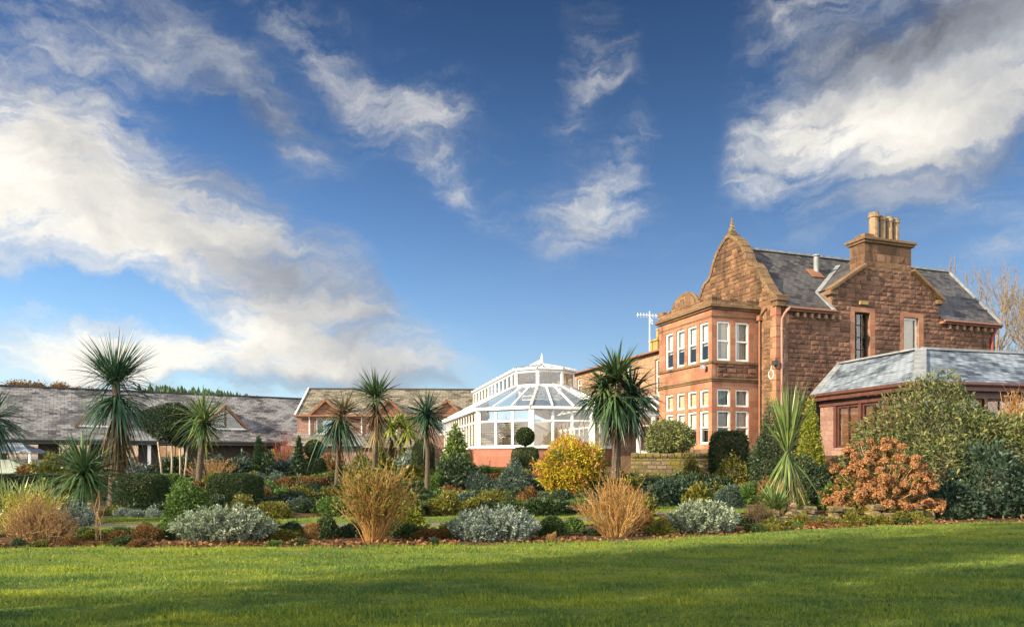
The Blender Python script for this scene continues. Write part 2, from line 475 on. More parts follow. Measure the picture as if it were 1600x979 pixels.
def glass_mat(name, tint=(.9, .95, .97), refl=1.0, base=.03, rough=.02):
    m, nt = mat_new(name)
    fr = nt.add('ShaderNodeFresnel', {'IOR': 1.5})
    f = nt.math('ADD', nt.math('MULTIPLY', fr.outputs[0], refl), base, clamp=True)
    ob = nt.add('ShaderNodeTexCoord').outputs['Object']
    bp = nt.add('ShaderNodeBump', {'Strength': .06, 'Distance': .02, 'Height': nt.noise(1.5, ob, 2, .5)})
    tr = nt.add('ShaderNodeBsdfTransparent', {0: c4(tint)})
    gl = nt.add('ShaderNodeBsdfGlossy', {'Color': (1, 1, 1, 1), 'Roughness': rough, 'Normal': bp.outputs[0]})
    mx = nt.add('ShaderNodeMixShader', {0: f, 1: tr.outputs[0], 2: gl.outputs[0]})
    finish(nt, mx.outputs[0])
    return m

M = {}
M['ashlar'] = stone_mat('red_ashlar', (.20, .085, .055), (.285, .13, .083), (.19, .12, .085), .62, .31, .12, .55, .009, (.28, .17, .11))
M['rubble'] = stone_mat('red_rubble', (.10, .055, .04), (.20, .11, .078), (.22, .16, .12), .5, .22, 1.0, .7, .016, (.26, .17, .12))
M['rubble_dark'] = stone_mat('weathered_stone', (.09, .052, .036), (.19, .108, .068), (.2, .145, .10), .5, .24, .9, .75, .016, (.25, .165, .10), .12)
M['coping'] = stone_mat('coping_stone', (.07, .045, .032), (.15, .092, .058), (.08, .055, .04), .9, .6, .5, .6, .01, (.17, .12, .07), .14)
M['mossy'] = stone_mat('mossy_stone', (.08, .065, .045), (.20, .155, .105), (.06, .05, .035), .42, .18, 1.0, .5, .02, (.26, .19, .12), .85)
M['pink'] = stone_mat('pink_block', (.19, .105, .09), (.30, .18, .155), (.28, .21, .18), .45, .22, .8, .3, .016)
M['base_red'] = stone_mat('red_block', (.22, .085, .06), (.30, .13, .095), (.26, .15, .12), .6, .3, .3, .25, .01)
M['buff'] = stone_mat('buff_stone', (.24, .15, .10), (.33, .21, .14), (.26, .19, .14), .5, .25, .5, .3, .012)
M['slate'] = slate_mat('dark_slate', (.014, .014, .018), (.075, .072, .076), (.11, .11, .12), .45, .36, .23, (.10, .075, .03), .45)
M['slate_blue'] = slate_mat('blue_slate', (.025, .038, .06), (.11, .14, .19), (.30, .36, .44), .7, .36, .22, (.1, .1, .06), .15, .45)
M['slate_pale'] = slate_mat('frosted_slate', (.03, .031, .038), (.115, .115, .13), (.29, .295, .315), .6, .5, .3, (.14, .125, .06), .5, .5)
M['slate_buff'] = slate_mat('lichen_slate', (.045, .042, .036), (.19, .17, .135), (.27, .25, .2), .55, .5, .3, (.16, .14, .05), .55, .5)
M['white'] = plain('white_paint', (.70, .70, .68), .4, .06, 3)
M['frame_white'] = plain('white_frame', (.62, .64, .65), .35, .10, 3)
M['lead'] = plain('lead_flashing', (.17, .185, .21), .55, .35, 3, .2)
M['redwood'] = plain('red_timber', (.075, .030, .022), .5, .3, 4, .2)
M['browntimber'] = plain('brown_timber', (.026, .018, .014), .6, .35, 3, .25)
M['orange_timber'] = plain('cedar_cladding', (.17, .075, .04), .6, .35, 5, .25)
M['pipe_brown'] = plain('brown_pipe', (.20, .09, .055), .5, .2, 4)
M['pipe_pink'] = plain('pink_pipe', (.26, .15, .125), .5, .15, 4)
M['pipe_red'] = plain('red_pipe', (.20, .035, .03), .45, .2, 4)
M['dark'] = plain('dark_interior', (.03, .027, .025), .8, .3, 2)
M['gutter'] = plain('gutter_black', (.03, .03, .032), .5, .2, 4)
M['metal'] = plain('grey_metal', (.5, .52, .54), .35, .1, 4, 0, .8)
M['pot'] = plain('chimney_pot_clay', (.20, .14, .085), .75, .3, 5, .3)
M['pot_yellow'] = plain('yellow_pot_clay', (.24, .175, .06), .75, .3, 5, .3)
M['curtain'] = plain('cream_curtain', (.55, .47, .36), .9, .15, 8, .3)
M['curtain_grey'] = plain('grey_curtain', (.38, .43, .42), .9, .15, 8, .3)
M['blind'] = plain('blind', (.62, .6, .55), .7, .08, 3)
M['blind_brown'] = plain('brown_blind', (.22, .10, .045), .7, .25, 6)
M['glass'] = glass_mat('window_glass', (.8, .84, .84), .9, .06)
M['glass_clear'] = glass_mat('conservatory_glass', (.9, .95, .97), .9, .07)
M['glass_roof'] = glass_mat('roof_glass', (.62, .72, .80), 1.0, .16)
M['floor_tile'] = plain('terracotta_floor', (.35, .2, .13), .6, .2, 3)

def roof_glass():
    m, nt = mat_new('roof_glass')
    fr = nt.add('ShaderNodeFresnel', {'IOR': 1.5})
    tr = nt.add('ShaderNodeBsdfTransparent', {0: (.8, .86, .9, 1)}); df = nt.add('ShaderNodeBsdfDiffuse', {0: (.42, .58, .8, 1)}); tl = nt.add('ShaderNodeBsdfTranslucent', {0: (.42, .58, .8, 1)})  # pale blue diffuse stands in for the sky's reflection in the panes
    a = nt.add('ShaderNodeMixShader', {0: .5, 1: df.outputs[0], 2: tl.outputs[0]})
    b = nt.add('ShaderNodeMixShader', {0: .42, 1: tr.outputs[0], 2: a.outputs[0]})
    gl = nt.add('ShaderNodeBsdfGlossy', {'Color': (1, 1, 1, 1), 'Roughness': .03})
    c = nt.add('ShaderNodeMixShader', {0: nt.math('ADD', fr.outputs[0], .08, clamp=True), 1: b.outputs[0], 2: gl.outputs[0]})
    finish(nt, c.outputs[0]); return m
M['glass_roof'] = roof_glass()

def stone_face(name, cols, stain=.6):
    """separate rock-faced blocks: colour differs from block to block"""
    m, nt = mat_new(name)
    ob = nt.add('ShaderNodeTexCoord').outputs['Object']; g = nt.add('ShaderNodeNewGeometry')
    nf = nt.noise(11, ob, 7, .7); nb = nt.noise(.5, ob, 4, .6)
    f = nt.math('ADD', nt.math('MULTIPLY', g.outputs['Random Per Island'], .65), nt.math('ADD', nt.math('MULTIPLY', nt.math('SUBTRACT', nf, .5), .7), nt.math('MULTIPLY', nt.math('SUBTRACT', nb, .32), .45)), clamp=True)
    cc = nt.ramp(f, [(i / (len(cols) - 1), c) for i, c in enumerate(cols)])
    mp = nt.add('ShaderNodeMapping', {'Vector': ob, 'Scale': (1, 1, .4)})
    s1 = nt.smooth(nt.math('ADD', nt.noise(.8, mp.outputs[0], 6, .65, .5), nt.math('MULTIPLY', nt.math('SUBTRACT', g.outputs['Random Per Island'], .5), .12)), .5, .66)
    cc = nt.mix(nt.math('MULTIPLY', s1, stain), cc, (.026, .02, .017, 1))
    bp = nt.add('ShaderNodeBump', {'Strength': 1.0, 'Distance': .05, 'Height': nf})
    finish(nt, nt.add('ShaderNodeBsdfPrincipled', {'Base Color': cc, 'Roughness': .9, 'Normal': bp.outputs[0], 'Specular IOR Level': .15}).outputs[0])
    return m
M['stones'] = stone_face('rock_faced_stone', [(.06, .038, .029), (.128, .071, .051), (.178, .10, .072), (.23, .15, .108)], .75)
M['stones_dark'] = stone_face('weathered_block', [(.06, .038, .026), (.13, .076, .048), (.19, .112, .068), (.25, .165, .10)], .75)

# ------------------------------------------------------------------ terrain
def sstep(a, b, x):
    t = np.clip((np.asarray(x, float) - a) / (b - a), 0, 1); return t * t * (3 - 2 * t)
def gz(x, y):
    x = np.asarray(x, float); y = np.asarray(y, float)
    zl = np.interp(y, [0, 20, 27, 33, 40, 60, 100, 200, 700], [0, 0, .05, .3, .6, .65, 1.2, 2, 2])
    zr = np.interp(y, [0, 20, 27, 32, 38, 60, 100, 200, 700], [0, 0, .1, .5, 1.1, 1.1, 1.4, 2, 2])
    z = zl + (zr - zl) * sstep(-9, -4, x)
    yw = np.interp(x, [0, 12, 15.5, 40], [30.9, 30.6, 22.6, 23.4]); wd = np.interp(x, [11, 14], [.4, 3.0])
    m = sstep(0, 1, (y - yw) / wd) * sstep(4.9, 5.6, x - np.maximum(0, (y - 36)) * .25)
    return z + (1.7 - z) * m
def G(x, y): return float(gz(x, y))
def at(px, d, lift=0.0):
    """the ground point seen along column px of the survey at distance d"""
    x = (px - CX) / F * d
    return Vector((x, d, G(x, d) + lift))
def ztop(py, d): return EYE + (HY - py) * d / F

def edge_y(x):
    b = np.interp(x, [-60, -9.1, -2.3, 0, 2.5, 4.7, 7.3, 10.9, 12.8, 40], [12.3, 12.5, 12.6, 13.0, 13.6, 14.7, 16.0, 17.2, 17.6, 22])
    return b + .07 * np.sin(x * 2.3) + .05 * np.sin(x * 5.1 + 1)

def grid_mesh(name, xs, ys, zf, mat):
    X, Y = np.meshgrid(xs, ys); V = np.stack([X.ravel(), Y.ravel(), zf(X, Y).ravel()], 1)
    nx = len(xs); i = (np.arange(len(ys) - 1)[:, None] * nx + np.arange(nx - 1)[None]).ravel()
    return np_mesh(name, V, np.stack([i, i + 1, i + nx + 1, i + nx], 1), mat, smooth=True)

def strip_mesh(name, lines, off, mat):
    """sheet between successive rows of xy points, laid on the terrain"""
    V, Fc = [], []
    n = len(lines[0])
    for ln in lines:
        a = np.asarray(ln, float); V.append(np.stack([a[:, 0], a[:, 1], gz(a[:, 0], a[:, 1]) + off], 1))
    for k in range(len(lines) - 1):
        for j in range(n - 1): Fc.append((k * n + j, k * n + j + 1, (k + 1) * n + j + 1, (k + 1) * n + j))
    return np_mesh(name, np.concatenate(V), np.array(Fc), mat, smooth=True)

def soil_mat():
    m, nt = mat_new('soil')
    ob = nt.add('ShaderNodeTexCoord').outputs['Object']
    a = nt.noise(1.2, ob, 5, .6); b = nt.noise(22, ob, 6, .7)
    cc = nt.ramp(nt.math('ADD', nt.math('MULTIPLY', a, .6), nt.math('MULTIPLY', b, .5)), [(.35, (.03, .02, .013)), (.55, (.075, .045, .027)), (.75, (.12, .075, .04))])
    bp = nt.add('ShaderNodeBump', {'Strength': 1.0, 'Distance': .05, 'Height': b})
    finish(nt, nt.add('ShaderNodeBsdfPrincipled', {'Base Color': cc, 'Roughness': .95, 'Normal': bp.outputs[0], 'Specular IOR Level': .15}).outputs[0])
    return m
def turf_mat():
    m, nt = mat_new('turf')
    ob = nt.add('ShaderNodeTexCoord').outputs['Object']
    mp = nt.add('ShaderNodeMapping', {'Vector': ob, 'Scale': (.22, 1, 1)}).outputs[0]  # noise stretched sideways paints shadow streaks into the turf colour
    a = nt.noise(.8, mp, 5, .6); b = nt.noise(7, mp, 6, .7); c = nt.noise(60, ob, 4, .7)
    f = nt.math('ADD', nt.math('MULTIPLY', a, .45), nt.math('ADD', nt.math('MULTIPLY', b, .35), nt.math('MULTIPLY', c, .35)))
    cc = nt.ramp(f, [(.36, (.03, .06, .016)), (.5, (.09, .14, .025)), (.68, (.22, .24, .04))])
    bp = nt.add('ShaderNodeBump', {'Strength': 1.0, 'Distance': .05, 'Height': nt.math('ADD', b, nt.math('MULTIPLY', c, .6))})
    finish(nt, nt.add('ShaderNodeBsdfPrincipled', {'Base Color': cc, 'Roughness': .8, 'Normal': bp.outputs[0], 'Specular IOR Level': .2}).outputs[0])
    return m
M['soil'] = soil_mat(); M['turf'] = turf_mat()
M['path'] = plain('path_gravel', (.13, .112, .118), .9, .3, 30, .5)
M['hill'] = plain('hill_heather', (.20, .11, .055), .9, .4, .05)

xs = np.concatenate([np.linspace(-500, -60, 12), np.arange(-50, 45, .4), np.linspace(50, 500, 12)])
ys = np.concatenate([np.linspace(-120, 8, 20), np.arange(9, 66, .3), np.linspace(68, 120, 12), np.linspace(140, 700, 10)])
tag(grid_mesh('ground', xs, ys, gz, M['soil']), kind='structure')

xl = np.linspace(-45, 45, 181)
rows = [np.stack([xl, -25 + (edge_y(xl) + 25) * t], 1) for t in np.linspace(0, 1, 30)]
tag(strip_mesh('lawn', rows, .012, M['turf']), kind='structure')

def path_y(x): return np.interp(x, [-30, -3, 1, 5, 8, 12], [16.4, 16.5, 17.6, 20.5, 22.8, 24.5])
xp = np.linspace(-30, 9.5, 120)
def strip(name, a, b, off, mat, n=6, x=xp): return tag(strip_mesh(name, [np.stack([x, path_y(x) + a + (b - a) * t], 1) for t in np.linspace(0, 1, n)], off, mat), kind='structure')
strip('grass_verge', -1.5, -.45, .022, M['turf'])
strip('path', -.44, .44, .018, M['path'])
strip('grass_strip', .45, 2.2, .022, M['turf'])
xt = np.linspace(-14, 2.5, 60)
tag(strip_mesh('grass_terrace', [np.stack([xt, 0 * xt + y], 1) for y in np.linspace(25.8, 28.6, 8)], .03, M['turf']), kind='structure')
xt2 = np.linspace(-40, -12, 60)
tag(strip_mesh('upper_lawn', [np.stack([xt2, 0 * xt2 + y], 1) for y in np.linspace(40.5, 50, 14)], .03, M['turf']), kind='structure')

# far hill
xh = np.linspace(-700, 60, 60); yh = np.linspace(240, 520, 14)
def hz(X, Y):
    r = np.sin(np.clip((Y - 240) / 280, 0, 1) * PI) ** .7
    return (-6 + 47 * sstep(80, -420, X) ** .6 + 3 * np.sin(X * .02) + 1.5 * np.sin(X * .051 + 2)) * r
tag(grid_mesh('hill', xh, yh, hz, M['hill']), kind='structure')

# ------------------------------------------------------------------ windows
def frame_mx(o, u, nin):
    u, n = Vector(u), Vector(nin)
    return Matrix(((u.x, n.x, 0, o[0]), (u.y, n.y, 0, o[1]), (0, 0, 1, o[2]), (0, 0, 0, 1)))

def wavy(mb, Mx, a0, a1, d, z0, z1, amp=.03, wl=.11):
    k = max(4, int((a1 - a0) / wl * 4)); pts = [(a0 + (a1 - a0) * i / k, d + amp * math.sin(i * PI / 2)) for i in range(k + 1)]
    for (p, q) in zip(pts, pts[1:]):
        mb.poly([Mx @ Vector((p[0], p[1], z0)), Mx @ Vector((q[0], q[1], z0)), Mx @ Vector((q[0], q[1], z1)), Mx @ Vector((p[0], p[1], z1))])

def window(parent, o, u, nin, wd, ht, mat, rails=(.5,), mulls=(), inset=.13, fr=.07, curtain=None, glass='glass', bars=0.035, label=None):
    Mx = frame_mx(o, u, nin)
    mb = MB(); d0, d1 = inset, inset + .07
    mb.box(0, wd, d0, d1, 0, fr, Mx); mb.box(0, wd, d0, d1, ht - fr, ht, Mx)
    mb.box(0, fr, d0 + .002, d1, fr, ht - fr, Mx); mb.box(wd - fr, wd, d0 + .002, d1, fr, ht - fr, Mx)
    for r in rails: mb.box(fr, wd - fr, d0 - .012, d1, ht * r - bars, ht * r + bars, Mx)
    for r in mulls: mb.box(wd * r - bars * .7, wd * r + bars * .7, d0 + .006, d1 - .006, fr, ht - fr, Mx)
    f = mb.build('window', mat, parent)
    if label: f['label'] = label
    g = MB()
    g.poly([Mx @ Vector(p) for p in ((fr * .5, inset + .04, fr * .5), (wd - fr * .5, inset + .04, fr * .5), (wd - fr * .5, inset + .04, ht - fr * .5), (fr * .5, inset + .04, ht - fr * .5))])
    g.build('pane', M[glass], f)
    if curtain:
        c = MB(); dd = inset + .16; cm = M['curtain']
        if 'drapes' in curtain:
            wavy(c, Mx, .02, wd * .30, dd, .02, ht); wavy(c, Mx, wd * .72, wd - .02, dd, .02, ht)
        if 'side' in curtain: wavy(c, Mx, wd * .5, wd - .02, dd, .02, ht); 
        if 'full' in curtain: wavy(c, Mx, .02, wd - .02, dd, .02, ht)
        if 'blind' in curtain: c.poly([Mx @ Vector(p) for p in ((.01, dd, ht * .42), (wd - .01, dd, ht * .42), (wd - .01, dd, ht), (.01, dd, ht))]); cm = M['blind']
        if 'grey' in curtain: cm = M['curtain_grey']
        c.build('curtain' if cm is not M['blind'] else 'blind', cm, f)
    return f

def stones(mb, o, ax, nout, z0, z1, span, holes=(), course=.235, lmin=.28, lmax=.62, dep=(.015, .055), gap=.012):
    """rock-faced stones laid in courses; span(z) gives the wall's extent at height z"""
    o, ax, no = Vector(o), Vector(ax), Vector(nout); z = z0
    while z < z1 - .08:
        h = course * random.uniform(.8, 1.2)
        if z + h > z1: h = z1 - z
        zm = z + h / 2; a, b = span(zm)
        segs = [(a, b)]
        for (h0, h1, k0, k1) in holes:
            if k0 < z + h * .7 and k1 > z + h * .3:
                segs = [q for (s0, s1) in segs for q in ((s0, min(s1, h0)), (max(s0, h1), s1)) if q[1] - q[0] > .06]
        for s0, s1 in segs:
            p = s0
            while p < s1 - .01:
                ln = random.uniform(lmin, lmax)
                if s1 - p - ln < lmin * .6: ln = s1 - p
                d = random.uniform(*dep); i = len(mb.v); e = gap / 2; n_ = random.uniform(.02, .05)
                P = lambda q, zz, dd: tuple(o + ax * q + Vector((0, 0, zz)) + no * dd)
                j = lambda: random.uniform(.6, 1.5) * n_ * .6
                q0, q1, r0, r1 = p + e, p + ln - e, z + e, z + h - e
                mb.v += [P(q0, r0, 0), P(q1, r0, 0), P(q1, r1, 0), P(q0, r1, 0)]
                mb.v += [P(q0 + j(), r0 + j(), d * random.uniform(.5, 1)), P(q1 - j(), r0 + j(), d * random.uniform(.5, 1)), P(q1 - j(), r1 - j(), d * random.uniform(.5, 1)), P(q0 + j(), r1 - j(), d * random.uniform(.5, 1))]
                mb.v.append(P((q0 + q1) / 2 + random.uniform(-.2, .2) * ln, (r0 + r1) / 2 + random.uniform(-.2, .2) * h, d + random.uniform(.0, .025)))
                for k in range(4):
                    l = (k + 1) % 4
                    mb.f.append([i + k, i + l, i + 4 + l, i + 4 + k]); mb.f.append([i + 4 + k, i + 4 + l, i + 8])
                p += ln
        z += h
    return mb

# ------------------------------------------------------------------ sandstone house
TH = math.atan2(.3251, .9457)
HB = 1.7
house = empty('sandstone_house', (9.93, 35.0, HB), TH, 'red sandstone villa with a curved gable, a two storey bay and dark slate roofs', 'house')
Z = lambda a: a - HB
X_, Y_, mX, mY = (1, 0, 0), (0, 1, 0), (-1, 0, 0), (0, -1, 0)
lw = [(.30, 1.06), (1.35, 2.14), (2.45, 3.23), (3.56, 4.32)]
fw = [(.31, 1.10), (1.41, 2.21)]
lev = [(Z(6.47), Z(8.44)), (Z(4.17), Z(5.06)), (Z(2.3), Z(3.99))]
# bay walls
b = MB()
b.wall((0, 5.0), (0, -1, 0), 5.0, 0, Z(9.0), [(5 - c, 5 - a, z0, z1) for (a, c) in lw for (z0, z1) in lev], .16, X_)
b.wall((0, 0), X_, 2.8, 0, Z(9.0), [(a, c, z0, z1) for (a, c) in fw for (z0, z1) in lev], .16, Y_)
b.poly([(0, 5, 0), (2.8, 5, 0), (2.8, 5, Z(9.0)), (0, 5, Z(9.0))])
b.poly([(0, 0, Z(9.15)), (2.8, 0, Z(9.15)), (2.8, 5, Z(9.15)), (0, 5, Z(9.15))])
for zf in (Z(5.5), 0.3):                                             # bay floors
    b.poly([(.1, .1, zf), (2.8, .1, zf), (2.8, 4.9, zf), (.1, 4.9, zf)])
b.build('bay_wall', M['ashlar'], house)
def ring(name, z0, z1, pr, u1=2.8):
    t = MB(); o = [(-pr, 5 + pr), (-pr, -pr), (u1, -pr), (u1, 0), (0, 0), (0, 5 + pr)]
    t.prism([(x, y, z0) for x, y in o], (0, 0, z1 - z0)); return t.build(name, M['coping'], house, bevel=.012)
ring('cornice', Z(9.0), Z(9.1), .10); ring('cornice', Z(9.1), Z(9.24), .2); ring('sill_course', Z(6.30), Z(6.44), .08); ring('string_course', Z(5.42), Z(5.52), .06); ring('string_course', Z(5.52), Z(5.60), .11); ring('plinth', 0, .35, .06)
ring('lintel_course', Z(8.62), Z(8.70), .03)
q = MB()
q.box(-.022, 0, -.022, .26, Z(5.62), Z(6.28)); q.box(0, .2, -.022, 0, Z(5.62), Z(6.28))
q.build('corner_stone', M['ashlar'], house)
stones(MB(), (0, -.022, 0), X_, mY, Z(5.63), Z(6.29), lambda z: (.28, 2.62)).build('stone_cladding', M['stones'], house)
# parapet
p = MB()
p.box(-.06, .24, -.06, 5.06, Z(9.24), Z(9.52)); p.box(.24, 2.8, -.06, .24, Z(9.24), Z(9.5))
for v0, v1, h in ((-.08, .5, .2), (4.45, 5.08, .2), (.9, 1.25, .1), (3.75, 4.1, .1)): p.box(-.075, .255, v0, v1, Z(9.52), Z(9.52) + h)
for u0, u1, h in ((.255, .55, .2), (1.0, 1.5, .12), (2.0, 2.45, .1), (2.55, 2.78, .18)): p.box(u0, u1, -.075, .255, Z(9.5), Z(9.5) + h)
arc = [(-.09, 2.5 + 1.12 * math.cos(R(a)), Z(9.50) + .72 * math.sin(R(a))) for a in range(0, 181, 12)]
p.prism(arc, (.36, 0, 0))
p.build('parapet', M['rubble_dark'], house, bevel=.02)
arcm = MB()
arcm.tube([(.09, 2.5 + 1.15 * math.cos(R(a)), Z(9.52) + .75 * math.sin(R(a))) for a in range(0, 181, 12)], .11, 6)
arcm.build('parapet_arch', M['coping'], house)
pn = MB()
for k in (-1, 0, 1): pn.box(-.115, -.088, 2.5 + k * .5 - .16, 2.5 + k * .5 + .16, Z(9.58), Z(9.58) + (.42 if k == 0 else .3))
pn.build('parapet_panel', M['rubble'], house)
cur = {0: ['drapes', 'full grey', 'blind'], 1: ['full grey', 'blind', 'drapes', 'side'], 2: ['drapes']}
k = 0
for (a, c) in lw:
    for li, (z0, z1) in enumerate(lev):
        k += 1
        window(house, (0, c, z0), (0, -1, 0), X_, c - a, z1 - z0, M['white'], (.5,) if li != 1 else (), (), .06, .095, [('drapes', 'blind', 'side')[k % 3], 'full', 'blind'][li])
for j, (a, c) in enumerate(fw):
    for li, (z0, z1) in enumerate(lev):
        window(house, (a, 0, z0), X_, Y_, c - a, z1 - z0, M['white'], (.5,) if li != 1 else (), (), .06, .095, [('side', 'full grey')[j], 'full grey', 'blind'][li])
# a flower stem picture of leaves standing in the upper bay window
lily = MB()
for i in range(9):
    a = -.25 + .5 * i / 8
    lily.tube([(.72 + a * .3, .42, Z(6.5)), (.72 + a * .6, .40, Z(6.85)), (.72 + a * 1.1, .38, Z(7.15) - abs(a) * .5)], [.02, .03, .006], 4)
M['lily'] = plain('potted_leaf', (.25, .36, .08), .5, .3, 8)
lily.build('potted_plant', M['lily'], house)

# curved gable
prof = [(3.83, 9.5), (3.42, 9.8), (3.06, 10.27), (2.72, 10.76), (2.44, 11.22), (2.18, 11.54), (1.74, 11.7), (1.57, 11.94), (1.41, 12.32), (1.18, 12.73), (.87, 13.1), (.48, 13.4), (.15, 13.58)]
rt = [(2.5 - h, z) for h, z in prof]; lt = [(2.5 + h, z) for h, z in prof][::-1]
out = [(-1.33, HB)] + rt + lt + [(6.33, HB)]
MB().prism([(2.8, v, Z(z)) for v, z in out], (.45, 0, 0)).build('gable_wall', M['rubble_dark'], house)
hs_ = [h for h, z in prof][::-1]; zs_p = [z for h, z in prof]
def gspan(z):
    a = Z(9.55); h = 3.83 if z < a else float(np.interp(z + HB, zs_p, [h for h, _ in prof])) - .1
    return (2.5 - h + (.42 if z < a - .2 else 0), 2.5 + h)
stones(MB(), (2.8, 0, 0), Y_, mX, .02, Z(13.45), gspan, [(-.32, 5.05, -1, Z(9.25)), (-.4, -.1, -1, Z(8.9))], .24).build('stone_cladding', M['stones_dark'], house)
c = MB()
for seq in (rt, lt):
    for (p0, p1) in zip(seq, seq[1:]): c.beam((3.02, p0[0], Z(p0[1])), (3.02, p1[0], Z(p1[1])), .19, .62, up=(1, 0, 0))
c.box(2.66, 3.38, -1.52, -1.0, Z(9.32), Z(9.62)); c.box(2.72, 3.32, -1.46, -1.1, Z(9.05), Z(9.32)); c.box(2.66, 3.38, 6.0, 6.52, Z(9.32), Z(9.62))
c.box(2.7, 3.34, 2.2, 2.8, Z(13.5), Z(13.72))
c.build('gable_coping', M['coping'], house, bevel=.03)
fi = MB(); fi.lathe([(.30, 0), (.30, .08), (.2, .1), (.24, .2), (.2, .26), (.02, .95)], (3.02, 2.5, Z(13.72)), 6)
fi.build('finial', M['mossy'], house)
# quoins at the gable's near corner
q = MB()
for i in range(14):
    w_ = .42 if i % 2 else .26
    q.box(2.78, 2.8, -1.35, -1.33 + w_, .05 + i * .53, .05 + i * .53 + .5); q.box(2.78, 2.8 + .68 - w_, -1.352, -1.33, .05 + i * .53, .05 + i * .53 + .5)
q.build('quoin', M['ashlar'], house)

# long wall with the chimney gable
fwin = [(7.68, 8.69, 6.6, 9.12), (11.0, 12.03, 6.6, 9.06)]
b = MB()
b.wall((2.8, -1.33), X_, 14.9, 0, Z(9.2), [(a - 2.8, c_ - 2.8, Z(z0), Z(z1)) for a, c_, z0, z1 in fwin], .28, Y_)
b.poly([(6.2, -1.33, Z(9.2)), (13.5, -1.33, Z(9.2)), (13.5, -1.33, Z(10.15)), (9.85, -1.33, Z(12.47)), (6.2, -1.33, Z(10.15))])
b.poly([(6.2, -1.33, Z(9.2)), (6.2, -1.33, Z(10.15)), (6.2, -.3, Z(10.15)), (6.2, -.3, Z(9.2))])
b.poly([(13.5, -1.33, Z(9.2)), (13.5, -1.33, Z(10.15)), (13.5, -.3, Z(10.15)), (13.5, -.3, Z(9.2))])
b.poly([(17.7, -1.33, 0), (17.7, 6.33, 0), (17.7, 6.33, Z(9.2)), (18.7, 2.5, Z(12.95)), (17.7, -1.33, Z(9.2))])
b.poly([(2.8, 6.33, 0), (17.7, 6.33, 0), (17.7, 6.33, Z(9.2)), (2.8, 6.33, Z(9.2))])
b.build('side_wall', M['rubble'], house)
def wspan(z):
    a = z + HB
    if a < 9.05: return (3.5, 17.68)
    if a < 10.12: return (6.22, 13.48)
    k = (a - 10.15) / .619; return (6.2 + k + .1, 13.5 - k - .1)
stones(MB(), (0, -1.33, 0), X_, mY, .02, Z(11.5), wspan, [(a - .29, c_ + .35, Z(z0 - .02), Z(z1 + .25)) for a, c_, z0, z1 in fwin]).build('stone_cladding', M['stones'], house)
for a, c_, z0, z1 in fwin:
    q = MB()
    for (x0, x1) in ((a - .28, a), (c_, c_ + .34)): q.box(x0, x1, -1.352, -1.33, Z(z0), Z(z1))
    q.box(a - .28, c_ + .34, -1.352, -1.33, Z(z1), Z(z1) + .24)
    q.build('window_surround', M['ashlar'], house)
window(house, (7.68, -1.33, Z(6.6)), X_, Y_, 1.01, 2.52, M['browntimber'], (.5, .25, .75), (.33, .66), .2, .07, None, bars=.022, label='dark brown barred sash window')
window(house, (11.0, -1.33, Z(6.6)), X_, Y_, 1.03, 2.46, M['white'], (.18,), (), .12, .1, 'full')
# chimney
ch = MB(); ch.box(8.31, 11.5, -1.345, -.4, Z(10.6), Z(12.75))
cho = ch.build('chimney', M['rubble_dark'], house)
cs = MB(); stones(cs, (0, -1.345, 0), X_, mY, Z(11.5), Z(12.74), lambda z: (8.32, 11.49), (), .38, .5, 1.0, (.006, .02)); stones(cs, (8.31, 0, 0), Y_, mX, Z(11.0), Z(12.74), lambda z: (-1.34, -.41), (), .38, .4, .6, (.006, .02)); cs.build('stone_cladding', M['stones_dark'], cho)
cp = MB(); cp.box(8.2, 11.62, -1.47, -.28, Z(12.75), Z(12.87)); cp.box(8.12, 11.7, -1.55, -.2, Z(12.87), Z(13.02)); cp.box(8.5, 9.15, -1.2, -.5, Z(13.02), Z(13.3))
cp.build('chimney_cap', M['coping'], cho, bevel=.02)
for u, r, h in ((9.4, .24, 1.5), (9.98, .17, 1.4), (10.46, .17, 1.4), (10.92, .17, 1.36)):
    pt = MB(); pt.lathe([(r * 1.1, 0), (r, .1), (r * .95, h - .28), (r * 1.18, h - .24), (r * 1.18, h - .12), (r, h - .1), (r * 1.12, h), (r * .8, h), (r * .78, h - .2)], (u, -.9, Z(13.02)), 12)
    pt.build('chimney_pot', M['pot'], cho, smooth=False)
for e0, e1, x0, x1 in ((6.02, 8.31, 6.0, 6.5), (13.68, 11.5, 13.2, 13.7)):
    cq = MB(); cq.beam((e0, -1.33, Z(10.12)), (e1, -1.33, Z(11.56)), .5, .16); cq.box(x0, x1, -1.5, -1.0, Z(9.88), Z(10.1))
    cq.build('skew_coping', M['coping'], house, bevel=.02)
# roofs
r = MB(); ez, rz = Z(9.0), Z(13.05)
r.poly([(3.2, -1.62, ez), (6.2, -1.62, ez), (6.2, -.44, Z(10.16)), (9.85, 1.91, Z(12.47)), (9.85, 2.5, rz), (3.2, 2.5, rz)])
r.poly([(13.5, -1.62, ez), (17.8, -1.62, ez), (18.85, 2.5, rz), (9.85, 2.5, rz), (9.85, 1.91, Z(12.47)), (13.5, -.44, Z(10.16))])
r.poly([(3.2, 2.5, rz), (18.85, 2.5, rz), (17.8, 6.62, ez), (3.2, 6.62, ez)])
r.poly([(6.1, -1.3, Z(10.18)), (9.85, -1.3, Z(12.5)), (9.85, 1.91, Z(12.5)), (6.1, -.44, Z(10.18))])
r.poly([(9.85, -1.3, Z(12.5)), (13.6, -1.3, Z(10.18)), (13.6, -.44, Z(10.18)), (9.85, 1.91, Z(12.5))])
ro = r.build('roof', M['slate'], house)
fl = MB()
fl.beam((6.15, -.44, Z(10.24)), (9.7, 1.85, Z(12.5)), .26, .04); fl.beam((6.1, -.44, Z(10.2)), (6.1, -1.66, Z(9.02)), .2, .06)
